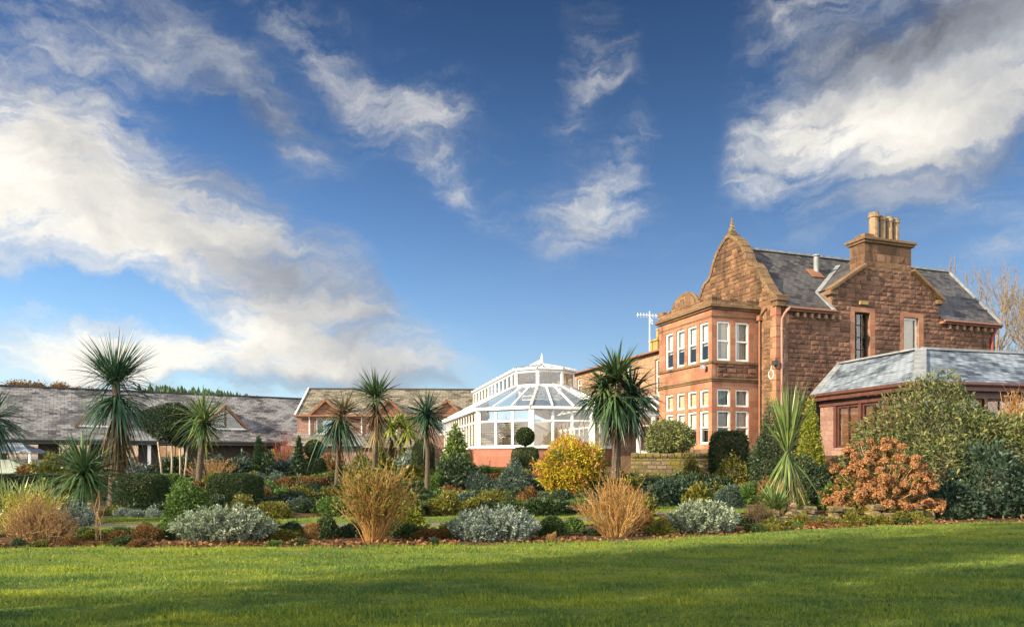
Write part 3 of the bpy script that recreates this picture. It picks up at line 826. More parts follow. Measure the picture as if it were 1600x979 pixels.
fl.beam((3.2, 2.5, rz + .04), (18.85, 2.5, rz + .04), .26, .12)
fl.beam((17.82, -1.62, ez + .05), (18.87, 2.5, rz + .05), .12, .1)
fl.build('flashing', M['lead'], ro)
for u0, u1 in ((3.3, 6.2), (13.5, 17.8)):
    fa = MB(); fa.box(u0, u1, -1.6, -1.34, ez - .16, ez - .03)
    fa.tube([(u0, -1.68, ez - .03), (u1, -1.68, ez - .03)], .07, 8); fa.build('gutter', M['pipe_brown'], ro)
fa = MB(); fa.beam((17.84, -1.62, ez - .1), (18.88, 2.5, rz - .1), .06, .24); fa.build('barge_board', M['pipe_brown'], ro)
for u in list(np.arange(3.85, 6.6, .44)) + list(np.arange(14.0, 17.5, .52)):
    MB().box(u, u + .16, -1.56, -1.33, ez - .42, ez - .2).build('corbel', M['buff'], house, bevel=.03)
v = MB(); v.tube([(7.55, 1.2, Z(11.7)), (7.55, 1.2, Z(12.62))], .14, 10); v.tube([(7.55, 1.2, Z(12.64)), (7.55, 1.2, Z(12.72))], .2, 10)
v.build('roof_vent', M['lead'], ro)
v = MB(); v.beam((7.3, .72, Z(11.36)), (7.3, 1.3, Z(11.94)), .8, .03); v.build('vent_flashing', M['pipe_brown'], ro)
# pipes and fittings
d = MB(); d.tube([(2.70, -.2, 0), (2.70, -.2, Z(8.75)), (2.74, -.5, Z(9.0)), (2.74, -.7, Z(9.1))], .055, 8); d.box(2.6, 2.8, -.32, -.08, Z(8.55), Z(8.8))
for zz_ in (1.5, 3.5, 5.5): d.tube([(2.7, -.2, zz_), (2.7, -.2, zz_ + .1)], .075, 8)
d.build('drainpipe', M['pipe_brown'], house)
d = MB(); d.tube([(3.05, -1.42, 0), (3.05, -1.42, Z(8.4)), (3.12, -1.55, Z(8.7)), (3.3, -1.66, Z(8.93))], .055, 8)
for zz_ in (2.5, 4.5, 6.2): d.tube([(3.05, -1.42, zz_), (3.05, -1.42, zz_ + .1)], .075, 8)
d.build('drainpipe', M['pipe_pink'], house)
d = MB(); d.tube([(17.35, -1.42, 0), (17.35, -1.42, Z(8.3)), (17.5, -1.6, Z(8.8))], .07, 8); d.build('drainpipe', M['pipe_red'], house)['label'] = 'bright red drainpipe'
d = MB(); d.box(2.6, 2.78, -1.5, -1.22, Z(6.15), Z(6.38)); d.box(2.76, 2.8, -1.4, -1.3, Z(6.0), Z(6.5)); d.build('floodlight', M['gutter'], house)
d = MB(); d.box(-.32, -.14, .3, .52, Z(6.05), Z(6.25)); d.tube([(-.2, .4, Z(6.2)), (0, .4, Z(6.2))], .03, 6); d.build('floodlight', M['metal'], house)
cb = MB(); cb.tube([(2.76, -1.0 + .18 * math.cos(a), Z(5.75) + .22 * math.sin(a)) for a in np.linspace(1.4, 7.2, 16)] , .022, 5); cb.tube([(2.76, -.97, Z(5.95)), (2.76, -1.1, Z(6.3))], .022, 5)
cb.build('hanging_cable', M['white'], house)
MB().box(7.95, 8.5, -1.45, -1.33, Z(9.5), Z(9.68)).build('alarm_box', M['pot_yellow'], house, bevel=.01)

# rear wing running back on the left
b = MB()
rw = [(9.35, 10.2, 5.75, 7.95), (13.2, 14.1, 5.9, 7.9), (17.3, 18.2, 5.9, 7.9), (21.6, 22.5, 6.9, 8.0), (23.8, 24.7, 6.9, 7.9)]
b.wall((2.8, 28), (0, -1, 0), 21.67, 0, Z(8.5), [(28 - c_, 28 - a, Z(z0), Z(z1)) for a, c_, z0, z1 in rw], .16, X_)
b.poly([(2.8, 28, 0), (9, 28, 0), (9, 28, Z(8.5)), (2.8, 28, Z(8.5))])
b.poly([(9, 28, 0), (9, 6.4, 0), (9, 6.4, Z(8.5)), (9, 28, Z(8.5))])
b.build('rear_wall', M['buff'], house)
r = MB(); r.poly([(2.55, 28, Z(8.45)), (2.55, 6.35, Z(8.45)), (4.6, 6.35, Z(9.1)), (4.6, 28, Z(9.1))]); r.poly([(4.6, 28, Z(9.1)), (4.6, 6.35, Z(9.1)), (9.2, 6.35, Z(8.6)), (9.2, 28, Z(8.6))])
rr = r.build('rear_roof', M['slate_buff'], house)
MB().tube([(2.5, 28, Z(8.42)), (2.5, 6.4, Z(8.42))], .07, 6).build('gutter', M['pipe_brown'], rr)
for a, c_, z0, z1 in rw: window(house, (2.8, c_, Z(z0)), (0, -1, 0), X_, c_ - a, z1 - z0, M['white'], (.5,), (), .12, .09, 'drapes')
ch = MB(); ch.box(3.4, 4.6, 10.9, 11.9, Z(8.5), Z(9.35)); ch.box(3.32, 4.68, 10.82, 11.98, Z(9.35), Z(9.47)); cho = ch.build('rear_chimney', M['pot_yellow'], house)
for k in range(3): MB().lathe([(.15, 0), (.12, .08), (.11, .55), (.15, .6), (.15, .7), (.1, .7)], (3.6 + k * .36, 11.2 + .1 * k, Z(9.47)), 10).build('chimney_pot', M['pot_yellow'], cho)
ae_ = MB(); ax, ay = 3.15, 11.5
ae_.tube([(ax, ay, Z(8.4)), (ax, ay, Z(11.35))], .035, 6)
ae_.tube([(ax - .9, ay, Z(11.05)), (ax + 1.0, ay, Z(11.1))], .025, 5)
for k in range(9):
    xx = ax - .9 + k * .23; ae_.tube([(xx, ay - .18, Z(11.07)), (xx, ay + .18, Z(11.07))], .012, 4); ae_.tube([(xx, ay, Z(10.92)), (xx, ay, Z(11.22))], .012, 4)
ae_.tube([(ax - .3, ay - .5, Z(10.75)), (ax + .5, ay + .5, Z(10.75))], .025, 5)
for k in range(7):
    f_ = k / 6; ae_.tube([(ax - .3 + .8 * f_, ay - .5 + f_, Z(10.6)), (ax - .3 + .8 * f_, ay - .5 + f_, Z(10.9))], .012, 4)
ae_.build('aerial', M['white'], house)

# ------------------------------------------------------------------ slate roofed garden pavilion on the right
an = empty('garden_pavilion', (15.06, 26.0, 1.7), math.atan2(.25, .968), 'low pavilion with a blue slate roof and red timber windows before the villa', 'pavilion')
ez, rz = 2.7, 4.47
r = MB()
r.poly([(0, 5.93, ez), (0, 0, ez), (3.06, 3.06, rz), (3.06, 7.9, rz)])
r.poly([(0, 0, ez), (13, 0, ez), (13, 3.06, rz), (3.06, 3.06, rz)])
r.poly([(3.06, 3.06, rz), (13, 3.06, rz), (13, 6.1, ez), (6.1, 6.1, ez), (6.1, 7.9, ez), (3.06, 7.9, rz)])
r.poly([(0, 5.93, ez), (3.06, 7.9, rz), (3.06, 7.9, 0), (0.3, 6.1, 0)])
ro = r.build('roof', M['slate_blue'], an)
f = MB()
f.beam((0, 0, ez + .03), (3.06, 3.06, rz + .03), .42, .05); f.beam((3.06, 3.06, rz + .05), (13, 3.06, rz + .05), .22, .1); f.beam((3.06, 3.06, rz + .05), (3.06, 7.9, rz + .05), .34, .08); f.beam((0, 5.93, ez + .03), (3.06, 7.9, rz + .03), .3, .06)
f.build('lead_ridge', M['lead'], ro)
g = MB(); g.tube([(-.06, 6.0, ez - .02), (-.06, -.06, ez - .02), (13, -.06, ez - .02)], .075, 8); g.box(.0, .14, .0, 6.0, ez - .26, ez - .05); g.box(.14, 13, 0, .14, ez - .26, ez - .05)
g.build('gutter', M['redwood'], ro)
b = MB()
segs = [(.35, .35, 5.9)]
b.box(.35, .55, .35, 5.9, 0, .35)
b.box(.35, .56, 5.05, 5.9, .35, ez - .3)
b.box(.55, 13, .35, .55, 0, .35)
b.box(12.9, 13, .55, 6, 0, ez - .3)
b.build('wall', M['pink'], an)
fr = MB()
fr.box(.3, .6, .3, 5.92, ez - .52, ez - .27); fr.box(.6, 13, .3, .6, ez - .52, ez - .27)
for k in range(4): y0 = .36 + k * 1.5; fr.box(.33, .57, y0, y0 + .16, .35, ez - .52)
for k in range(1, 9): x0 = .36 + k * 1.5; fr.box(x0, x0 + .16, .33, .57, .35, ez - .52)
fr.build('timber_post', M['redwood'], an)
for k in range(3):
    y0 = .54 + k * 1.5
    wn = window(an, (.36, y0 + 1.3, .37), (0, -1, 0), X_, 1.28, ez - .52 - .39, M['redwood'], (), (.5,), .04, .07, None)
    c = MB(); Mx = frame_mx((.36, y0 + 1.3, .37), (0, -1, 0), X_)
    for s_ in range(34): z_ = .05 + s_ * .05; c.box(.06, 1.22, .17, .2, z_, z_ + .036, Mx)
    c.build('blind', M['blind_brown'], wn)
for k in range(8):
    x0 = .54 + k * 1.5
    window(an, (x0, .36, .37), X_, Y_, 1.28, ez - .52 - .39, M['redwood'], (), (.5,), .04, .07, 'drapes grey')
MB().poly([(.6, .6, .1), (12.8, .6, .1), (12.8, 6, .1), (.6, 6, .1)]).build('floor', M['floor_tile'], an)
MB().box(.6, 12.8, 5.95, 6.05, 0, 2.6).build('back_wall', M['pink'], an)

# ------------------------------------------------------------------ white conservatory
OC = Vector((1.85, 43.7)); CB = 1.1
dA = Vector((-.225, .974)).normalized()
cons = empty('conservatory', (OC.x, OC.y, CB), 0, 'white framed glass conservatory with an octagonal end and a raised lantern roof', 'conservatory')
def corner(Rr, k): a = R(-144.5 + 45 * k); return Vector((Rr * math.cos(a), Rr * math.sin(a)))
LB = 15.0
def outline(Rr):
    c_ = [corner(Rr, k) for k in range(4)]
    return [c_[0] + dA * LB] + c_ + [c_[3] + dA * LB]
RC, RL = 4.77, 2.0
zs_, ze, zt = 2.24 - CB, 4.49 - CB, 3.69 - CB
oc = outline(RC)
v3 = lambda p, z: Vector((p.x, p.y, z))
bw = MB(); sl = MB(); ev = MB(); pst = MB()
inw = lambda a, b_: Vector((-(b_ - a).y, (b_ - a).x)).normalized()
for a, b_ in zip(oc, oc[1:]):
    n_ = inw(a, b_)
    bw.prism([v3(a, 0), v3(b_, 0), v3(b_, zs_ - .1), v3(a, zs_ - .1)], (n_.x * .3, n_.y * .3, 0))
    sl.prism([v3(a - n_ * .08, zs_ - .1), v3(b_ - n_ * .08, zs_ - .1), v3(b_ - n_ * .08, zs_), v3(a - n_ * .08, zs_)], (n_.x * .36, n_.y * .36, 0))
    ev.prism([v3(a - n_ * .14, ze - .16), v3(b_ - n_ * .14, ze - .16), v3(b_ - n_ * .14, ze), v3(a - n_ * .14, ze)], (n_.x * .34, n_.y * .34, 0))
bw.build('base_wall', M['base_red'], cons); sl.build('sill', M['frame_white'], cons); ev.build('eave_beam', M['frame_white'], cons)
for k in range(4):
    p = corner(RC - .1, k); o_ = MB().box(p.x - .14, p.x + .14, p.y - .14, p.y + .14, zs_, ze - .16).build('corner_post', M['frame_white'], cons, bevel=.02)
for si, (a, b_) in enumerate(zip(oc, oc[1:])):
    L = (b_ - a).length; n_ = inw(a, b_); u_ = (b_ - a) / L
    nb = 3 if si in (1, 2, 3) else 14
    e_ = .14 if si in (1, 2, 3) else .0
    step = (L - 2 * e_) / nb
    for k in range(nb):
        o_ = a + u_ * (e_ + k * step) + n_ * .05
        ht = ze - .16 - zs_
        wf = window(cons, (o_.x, o_.y, zs_), (u_.x, u_.y, 0), (n_.x, n_.y, 0), step, ht, M['frame_white'], ((zt - zs_) / ht,), (), .0, .075, None, 'glass_clear', .05)
        if si == 1 or (si == 0 and k % 2) or si == 3:
            c = MB(); Mx = frame_mx((o_.x, o_.y, zs_), (u_.x, u_.y, 0), (n_.x, n_.y, 0))
            for s_ in range(11):
                z_ = .08 + s_ * .14; c.box(.09, step - .09, .16, .19, z_, z_ + (.04 if si == 1 else .03), Mx)
            c.build('blind', M['browntimber'] if si == 1 else M['blind'], wf)
# roof: lower glass slopes, lantern, upper glass slopes
ol = outline(RL); ol2 = outline(RL + .16); oe = outline(RC + .14)
for lst in (ol, ol2, oe): pass
zl0, zl1, zr_ = 5.88 - CB, 6.87 - CB, 7.44 - CB
gl = MB(); brs = MB()
for (a, b_, c_, d_) in zip(oe, oe[1:], ol[1:], ol):
    gl.poly([v3(a, ze), v3(b_, ze), v3(c_, zl0), v3(d_, zl0)])
    L = (b_ - a).length; nb = 3 if L < 5 else 12
    for k in range(nb + 1):
        t_ = k / nb; p0 = a.lerp(b_, t_); p1 = d_.lerp(c_, t_); wd_ = .16 if k in (0, nb) else .09
        brs.beam(v3(p0, ze + .03), v3(p1, zl0 + .03), wd_, .07)
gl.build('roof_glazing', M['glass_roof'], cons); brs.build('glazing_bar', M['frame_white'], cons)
ln = MB(); lg = MB(); le = MB()
for a, b_ in zip(ol, ol[1:]):
    n_ = inw(a, b_); L = (b_ - a).length; u_ = (b_ - a) / L
    for z0, z1 in ((zl0 - .04, zl0 + .12), (zl1 - .16, zl1)):
        ln.prism([v3(a, z0), v3(b_, z0), v3(b_, z1), v3(a, z1)], (n_.x * .1, n_.y * .1, 0))
    nb = 1 if L < 5 else 12
    for k in range(nb + 1):
        p0 = a + u_ * (L * k / nb) + n_ * .05
        ln.beam(v3(p0, zl0 + .12), v3(p0, zl1 - .16), .17 if nb > 1 else .15, .1, up=(u_.y, -u_.x, 0))
    q0, q1 = a + n_ * .05, b_ + n_ * .05
    lg.poly([v3(q0, zl0), v3(q1, zl0), v3(q1, zl1), v3(q0, zl1)])
    le.prism([v3(a - n_ * .16, zl1), v3(b_ - n_ * .16, zl1), v3(b_ - n_ * .16, zl1 + .1), v3(a - n_ * .16, zl1 + .1)], (n_.x * .3, n_.y * .3, 0))
lo = ln.build('lantern', M['frame_white'], cons)
lg.build('pane', M['glass_clear'], lo); le.build('lantern_eave', M['frame_white'], lo)
ug = MB(); ub = MB()
ap = Vector((0, 0)); ap2 = dA * LB
up_ = [ap2, ap, ap, ap, ap, ap2]
for i in range(5):
    a, b_ = ol2[i], ol2[i + 1]; c_, d_ = up_[i + 1], up_[i]
    ug.poly([v3(a, zl1 + .1), v3(b_, zl1 + .1), v3(c_, zr_)] + ([v3(d_, zr_)] if (c_ - d_).length > .1 else []))
    nb = 12 if i in (0, 4) else 2
    for k in range(nb + 1):
        t_ = k / nb; ub.beam(v3(a.lerp(b_, t_), zl1 + .12), v3(d_.lerp(c_, t_), zr_ + .02), .11 if k in (0, nb) else .06, .06)
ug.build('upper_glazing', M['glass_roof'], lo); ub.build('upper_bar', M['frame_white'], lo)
cr = MB(); cr.beam(v3(ap, zr_ + .04), v3(ap2, zr_ + .04), .14, .12)
for k in range(46):
    p = dA * (k * .32 + .1); cr.lathe([(.05, 0), (.035, .05), (.055, .1), (.006, .24)], (p.x, p.y, zr_ + .09), 4)
cr.lathe([(.1, 0), (.1, .1), (.05, .14), (.08, .25), (.008, .62)], (0, 0, zr_ + .05), 6)
cr.build('ridge_cresting', M['frame_white'], lo)
MB().poly([v3(p, .06) for p in outline(RC - .3)]).build('floor', M['floor_tile'], cons)
# inner partition, door and furniture seen through the glass
pw = MB(); A0, A1 = corner(RC - .5, 0) + dA * 11, corner(RC - .5, 3) + dA * 11
pw.beam(v3(A0, 1.6), v3(A1, 1.6), .15, 3.2); pw.build('inner_wall', M['curtain'], cons)
dv = MB(); pm = A0.lerp(A1, .5) - dA * .1; ud = (A1 - A0).normalized()
dv.beam(v3(pm - ud * .5, 1.1), v3(pm - ud * .38, 1.1), .1, 2.2); dv.beam(v3(pm + ud * .38, 1.1), v3(pm + ud * .5, 1.1), .1, 2.2); dv.beam(v3(pm - ud * .5, 2.2), v3(pm + ud * .5, 2.2), .1, .12); dv.beam(v3(pm - ud * .38, .4), v3(pm + ud * .38, .4), .06, .75)
dv.build('inner_door', M['orange_timber'], cons)

for k, (ax_, ay_) in enumerate(((-1.6, -1.5), (1.3, -1.2), (.2, 1.8))):
    tb = MB(); tb.lathe([(.3, 0), (.05, .04), (.04, .7), (.5, .72), (.5, .75)], (ax_, ay_, .07), 14); tb.build('table', M['white'], cons)
    for s_ in (-1, 1):
        cx_ = ax_ + s_ * .8; c = MB(); c.box(cx_ - .22, cx_ + .22, ay_ - .22, ay_ + .22, .47, .53); c.box(cx_ + s_ * .18, cx_ + s_ * .22, ay_ - .22, ay_ + .22, .53, 1.0)
        for (qx, qy) in ((-1, -1), (1, -1), (1, 1), (-1, 1)): c.box(cx_ + qx * .19 - .02, cx_ + qx * .19 + .02, ay_ + qy * .19 - .02, ay_ + qy * .19 + .02, .07, .47)
        c.build('chair', M['browntimber'], cons)

# glazed porch linking conservatory and villa
po = empty('glazed_porch', (7.15, 40.2, 1.7), R(12), 'small white glazed porch between the conservatory and the villa bay', 'porch')
pf = MB()
for x0 in (0, .95, 1.9, 2.8): pf.box(x0, x0 + .16, 0, .14, 0, 2.5)
pf.box(0, 2.96, -.02, .16, 2.34, 2.6); pf.box(0, 2.96, .02, .12, 0, .25)
pf.build('frame', M['frame_white'], po)
for k in range(3): window(po, (.16 + k * .95, .02, .25), X_, Y_, .79, 2.08, M['frame_white'], (.72,), (), .0, .08, 'blind' if k == 2 else None, 'glass')
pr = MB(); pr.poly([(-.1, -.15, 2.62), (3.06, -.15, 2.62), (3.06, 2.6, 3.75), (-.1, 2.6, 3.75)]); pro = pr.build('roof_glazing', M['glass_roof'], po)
pb = MB()
for k in range(6): pb.beam((-.1 + k * .632, -.15, 2.66), (-.1 + k * .632, 2.6, 3.79), .08, .06)
pb.build('glazing_bar', M['frame_white'], pro)
MB().box(0, 3, 2.6, 2.7, 0, 3.7).build('back_wall', M['buff'], po)

# ------------------------------------------------------------------ long bungalow on the left
BA = R(32)
bun = empty('slate_bungalow', (-37.0, 51.6, .6), BA, 'long low bungalow on the left with a frosted slate roof and triangular gablets', 'bungalow')
ez, rz = 2.36, 6.85
r = MB(); r.poly([(-20, 0, ez), (23.6, 0, ez), (23.6, 7, rz), (-20, 7, rz)]); r.poly([(-20, 7, rz), (23.6, 7, rz), (23.6, 14, ez), (-20, 14, ez)])
ro = r.build('roof', M['slate_pale'], bun)
MB().beam((-20, 7, rz + .04), (23.6, 7, rz + .04), .3, .1).build('ridge_tile', M['gutter'], ro)
g = MB(); g.tube([(-20, -.05, ez - .05), (23.6, -.05, ez - .05)], .09, 6); g.box(-20, 23.6, .0, .05, ez - .3, ez - .08); g.build('gutter', M['gutter'], ro)
b = MB(); hol = [(k * 3.4 + .8, k * 3.4 + 2.9, .35, 2.1) for k in range(11)]
b.wall((-18, 1.6), X_, 38, 0, ez + .7, hol, .1, Y_); b.poly([(20, 1.6, 0), (20, 12, 0), (20, 12, ez), (20, 7, rz - .2), (20, 1.6, ez)])
b.build('wall', M['browntimber'], bun)
MB().box(-18, 19.5, .5, 1.58, 0, .28).build('plinth', M['white'], bun)
for k in range(11):
    window(bun, (-18 + k * 3.4 + .8, 1.6, .35), X_, Y_, 2.1, 1.75, M['browntimber'], (), (.33, .66), .03, .08, None)
MB().box(13.5, 19.9, 1.45, 1.59, .3, 2.2).build('cladding', M['browntimber'], bun)
for k, x0 in enumerate((-15, -9, -3, 3.2, 9.2)):
    MB().box(x0, x0 + .24, .35, .6, .28, ez - .1).build('post', M['white'], bun)
def gablet(parent, x0, wd_, y0, z0, ht, depth, roofm, facem, glassy=True):
    g_ = MB(); A, B_, C_ = (x0, y0, z0), (x0 + wd_, y0, z0), (x0 + wd_ / 2, y0, z0 + ht)
    g_.poly([A, B_, C_]); go = g_.build('gablet', M['glass_clear'] if glassy else facem, parent)
    rf = MB()
    e_ = .18
    rf.poly([(x0 - e_, y0 - .25, z0 - .12), (x0 + wd_ / 2, y0 - .25, z0 + ht + .06), (x0 + wd_ / 2, y0 + depth, z0 + ht + .06), (x0 - e_, y0 + .2, z0 - .12)])
    rf.poly([(x0 + wd_ + e_, y0 - .25, z0 - .12), (x0 + wd_ / 2, y0 - .25, z0 + ht + .06), (x0 + wd_ / 2, y0 + depth, z0 + ht + .06), (x0 + wd_ + e_, y0 + .2, z0 - .12)])
    rf.build('gablet_roof', roofm, go)
    bb = MB(); bb.beam((x0 - .15, y0 - .2, z0 - .1), (x0 + wd_ / 2, y0 - .2, z0 + ht), .09, .2); bb.beam((x0 + wd_ + .15, y0 - .2, z0 - .1), (x0 + wd_ / 2, y0 - .2, z0 + ht), .09, .2)
    bb.build('barge_board', M['orange_timber'], go)
    if glassy:
        fm = MB(); fm.box(x0 - .1, x0 + wd_ + .1, y0 - .12, y0 - .01, z0 - .16, z0 + .04); fm.build('sill', M['white'], go)
        mm = MB(); mm.box(x0 + wd_ / 2 - .06, x0 + wd_ / 2 + .06, y0 - .1, y0 - .01, z0 + .04, z0 + ht - .1)
        mm.build('mullion', M['redwood'], go)
        MB().poly([(A[0], y0 + .03, z0), (B_[0], y0 + .03, z0), (C_[0], y0 + .03, C_[2])]).build('dark_backing', M['dark'], go)  # added dark sheet, stands in for the unlit inside behind the glass
    return go
gablet(bun, 13.6, 3.5, 1.85, 3.55, 1.95, 2.9, M['slate_pale'], M['dark'])
gablet(bun, 4.4, 3.5, 1.85, 3.55, 1.95, 2.9, M['slate_pale'], M['dark'])

# ------------------------------------------------------------------ two storey wing in the middle
tw = empty('pink_wing', (-17.2, 56.0, .65), R(3), 'two storey pink block wing with a lichened slate roof and a lean-to, behind the palms', 'building')
ez, rz = 4.4, 6.85
r = MB(); r.poly([(0, -.3, ez - .1), (15.4, -.3, ez - .1), (15.4, 4.3, rz), (0, 4.3, rz)]); r.poly([(0, 4.3, rz), (15.4, 4.3, rz), (15.4, 8.6, ez), (0, 8.6, ez)])
ro = r.build('roof', M['slate_buff'], tw)
MB().beam((0, 4.3, rz + .03), (15.4, 4.3, rz + .03), .25, .1).build('ridge_tile', M['gutter'], ro)
g = MB(); g.tube([(-.05, -.38, ez - .12), (15.4, -.38, ez - .12)], .07, 6); g.box(0, 15.4, -.26, -.2, ez - .3, ez - .12); g.build('gutter', M['pipe_brown'], ro)
b = MB(); wh = [(1.55, 3.25, 2.8, 4.15), (6.6, 8.0, 2.8, 4.15), (11.2, 12.6, 2.8, 4.15)]
b.wall((.1, 0), X_, 15.2, 0, ez, [(a - .1, c_ - .1, z0, z1) for a, c_, z0, z1 in wh], .14, Y_)
b.poly([(.1, 0, 0), (.1, 8.4, 0), (.1, 8.4, ez), (.1, 4.3, rz - .1), (.1, 0, ez)])
b.build('wall', M['pink'], tw)
MB().beam((.02, -.3, ez - .06), (.02, 4.3, rz + .04), .1, .18).build('barge_board', M['white'], tw)
for a, c_, z0, z1 in wh: window(tw, (a, 0, z0), X_, Y_, c_ - a, z1 - z0, M['white'], (), (.5,), .1, .12, 'drapes')
for x0 in (1.2, 6.2, 10.8): gablet(tw, x0, 2.4, -.12, ez + .02, 1.15, 2.2, M['slate_buff'], M['orange_timber'], False)
l = MB(); l.poly([(-.2, -2.0, 1.95), (5.6, -2.0, 1.95), (5.6, .02, 2.75), (-.2, .02, 2.75)]); l.poly([(5.6, -2.6, 1.75), (10.5, -2.6, 1.75), (9.8, .02, 2.75), (5.6, .02, 2.75)])
lo_ = l.build('lean_to_roof', M['slate_buff'], tw)
fl = MB(); fl.beam((5.6, -2.3, 1.9), (4.6, -.0, 2.82), .3, .05); fl.beam((-.2, -.02, 2.8), (9.8, -.02, 2.8), .05, .1); fl.tube([(-.2, -2.05, 1.9), (5.6, -2.05, 1.9)], .07, 6); fl.build('lead_trim', M['lead'], lo_)
b = MB(); b.box(4.0, 6.6, -1.7, -1.5, 0, 2.0); b.box(6.6, 10, -1.6, -1.5, 0, .6); b.build('lean_to_wall', M['pink'], tw)
MB().box(0, 4.0, -1.65, -1.55, 0, 1.95).build('timber_wall', M['orange_timber'], tw)
for x0 in (6.6, 9.6): MB().box(x0, x0 + .2, -1.65, -1.5, .6, 1.9).build('post', M['orange_timber'], tw)
window(tw, (6.9, -1.6, .6), X_, Y_, 2.6, 1.25, M['browntimber'], (), (.33, .66), .03, .09, None)
for x0 in (1.1, 5.2): MB().tube([(x0, -.1, 2.8), (x0, -.1, 4.0), (x0, -.34, 4.2)], .05, 6).build('drainpipe', M['white'], tw)

# little grey shelter and stone bench in front of the bungalow
sh_ = empty('garden_shelter', (at(22, 44).x, 44, .6), R(8), 'small grey hipped shelter roof on posts by the left edge', 'shelter')
s_ = MB(); A = [(-1.6, -1.2), (1.6, -1.2), (1.6, 1.2), (-1.6, 1.2)]
for i in range(4): p0, p1 = A[i], A[(i + 1) % 4]; s_.poly([(*p0, 1.3), (*p1, 1.3), (.4 * (1 if p1[0] > 0 else -1), 0, 1.95), (.4 * (1 if p0[0] > 0 else -1), 0, 1.95)])
s_.build('roof', M['slate_blue'], sh_)
s_ = MB()
for p0 in A: s_.box(p0[0] * .9 - .06, p0[0] * .9 + .06, p0[1] * .9 - .06, p0[1] * .9 + .06, 0, 1.32)
s_.build('post', M['white'], sh_)
MB().box(-1.35, 1.35, .9, 1.0, .0, .9).build('panel', M['curtain_grey'], sh_)
bp_ = at(262, 46)
be = empty('stone_bench', bp_, R(5), 'pale stone bench beside the round dark tree', 'bench')
MB().box(-1, 1, -.22, .22, .42, .54).build('seat', M['buff'], be, bevel=.02)
for x0 in (-.75, .55): MB().box(x0, x0 + .2, -.17, .17, 0, .42).build('leg', M['buff'], be)

# ------------------------------------------------------------------ garden walls
rw_ = empty('retaining_wall', (5.2, 30.6, .4), math.atan2(-.35, 3.6), 'mossy stone retaining wall with a rounded coping below the villa terrace', 'wall')
MB().box(0, 7.4, 0, .4, -.3, 1.22).build('wall_face', M['mossy'], rw_)
cp = MB()
for k in range(24):
    x0 = k * .31; hh = .18 + .05 * random.random()
    cp.prism([(x0, -.06, 1.22), (x0, -.04, 1.22 + hh * .7), (x0, .1, 1.22 + hh), (x0, .3, 1.22 + hh), (x0, .44, 1.22 + hh * .7), (x0, .46, 1.22)], (.285, 0, 0))
cp.build('coping', M['mossy'], rw_, bevel=.02)

def rock(mb, c, sx, sy, sz, seed):
    r_ = random.Random(seed); i = len(mb.v); nr, ns = 5, 9
    for a in range(nr + 1):
        ph = PI * a / nr
        for b_ in range(ns):
            th = 2 * PI * b_ / ns; k_ = r_.uniform(.85, 1.12)
            e = lambda t_: math.copysign(abs(t_) ** .55, t_)
            mb.v.append((c[0] + sx * k_ * e(math.sin(ph)) * e(math.cos(th)), c[1] + sy * k_ * e(math.sin(ph)) * e(math.sin(th)), c[2] + sz * k_ * e(math.cos(ph))))
    for a in range(nr):
        for b_ in range(ns):
            l = (b_ + 1) % ns; mb.f.append([i + a * ns + b_, i + (a + 1) * ns + b_, i + (a + 1) * ns + l, i + a * ns + l])
st = MB()
for k in range(13):
    px = 1196 + k * 21; dd = 16.9 + .11 * k; p = at(px, dd); hs_ = random.uniform(.10, .17)
    rock(st, (p.x, p.y, hs_ * .7), random.uniform(.17, .24), .22, hs_, k * 7)
    if k % 3 != 1: p = at(px + 8, dd); rock(st, (p.x, p.y + .1, hs_ * 1.6 + .09), random.uniform(.14, .24), .2, .09, k * 7 + 3)
tag(st.build('low_stone_wall', M['mossy']), 'low mossy dry stone edging of rough blocks under the hydrangea', 'wall')
pk = MB(); rock(pk, tuple(at(1240, 17.2) + Vector((0, 0, .38))), .08, .08, .14, 5)
tag(pk.build('boulder', M['buff']), 'small upright tan stone on the mossy edging', 'stone')

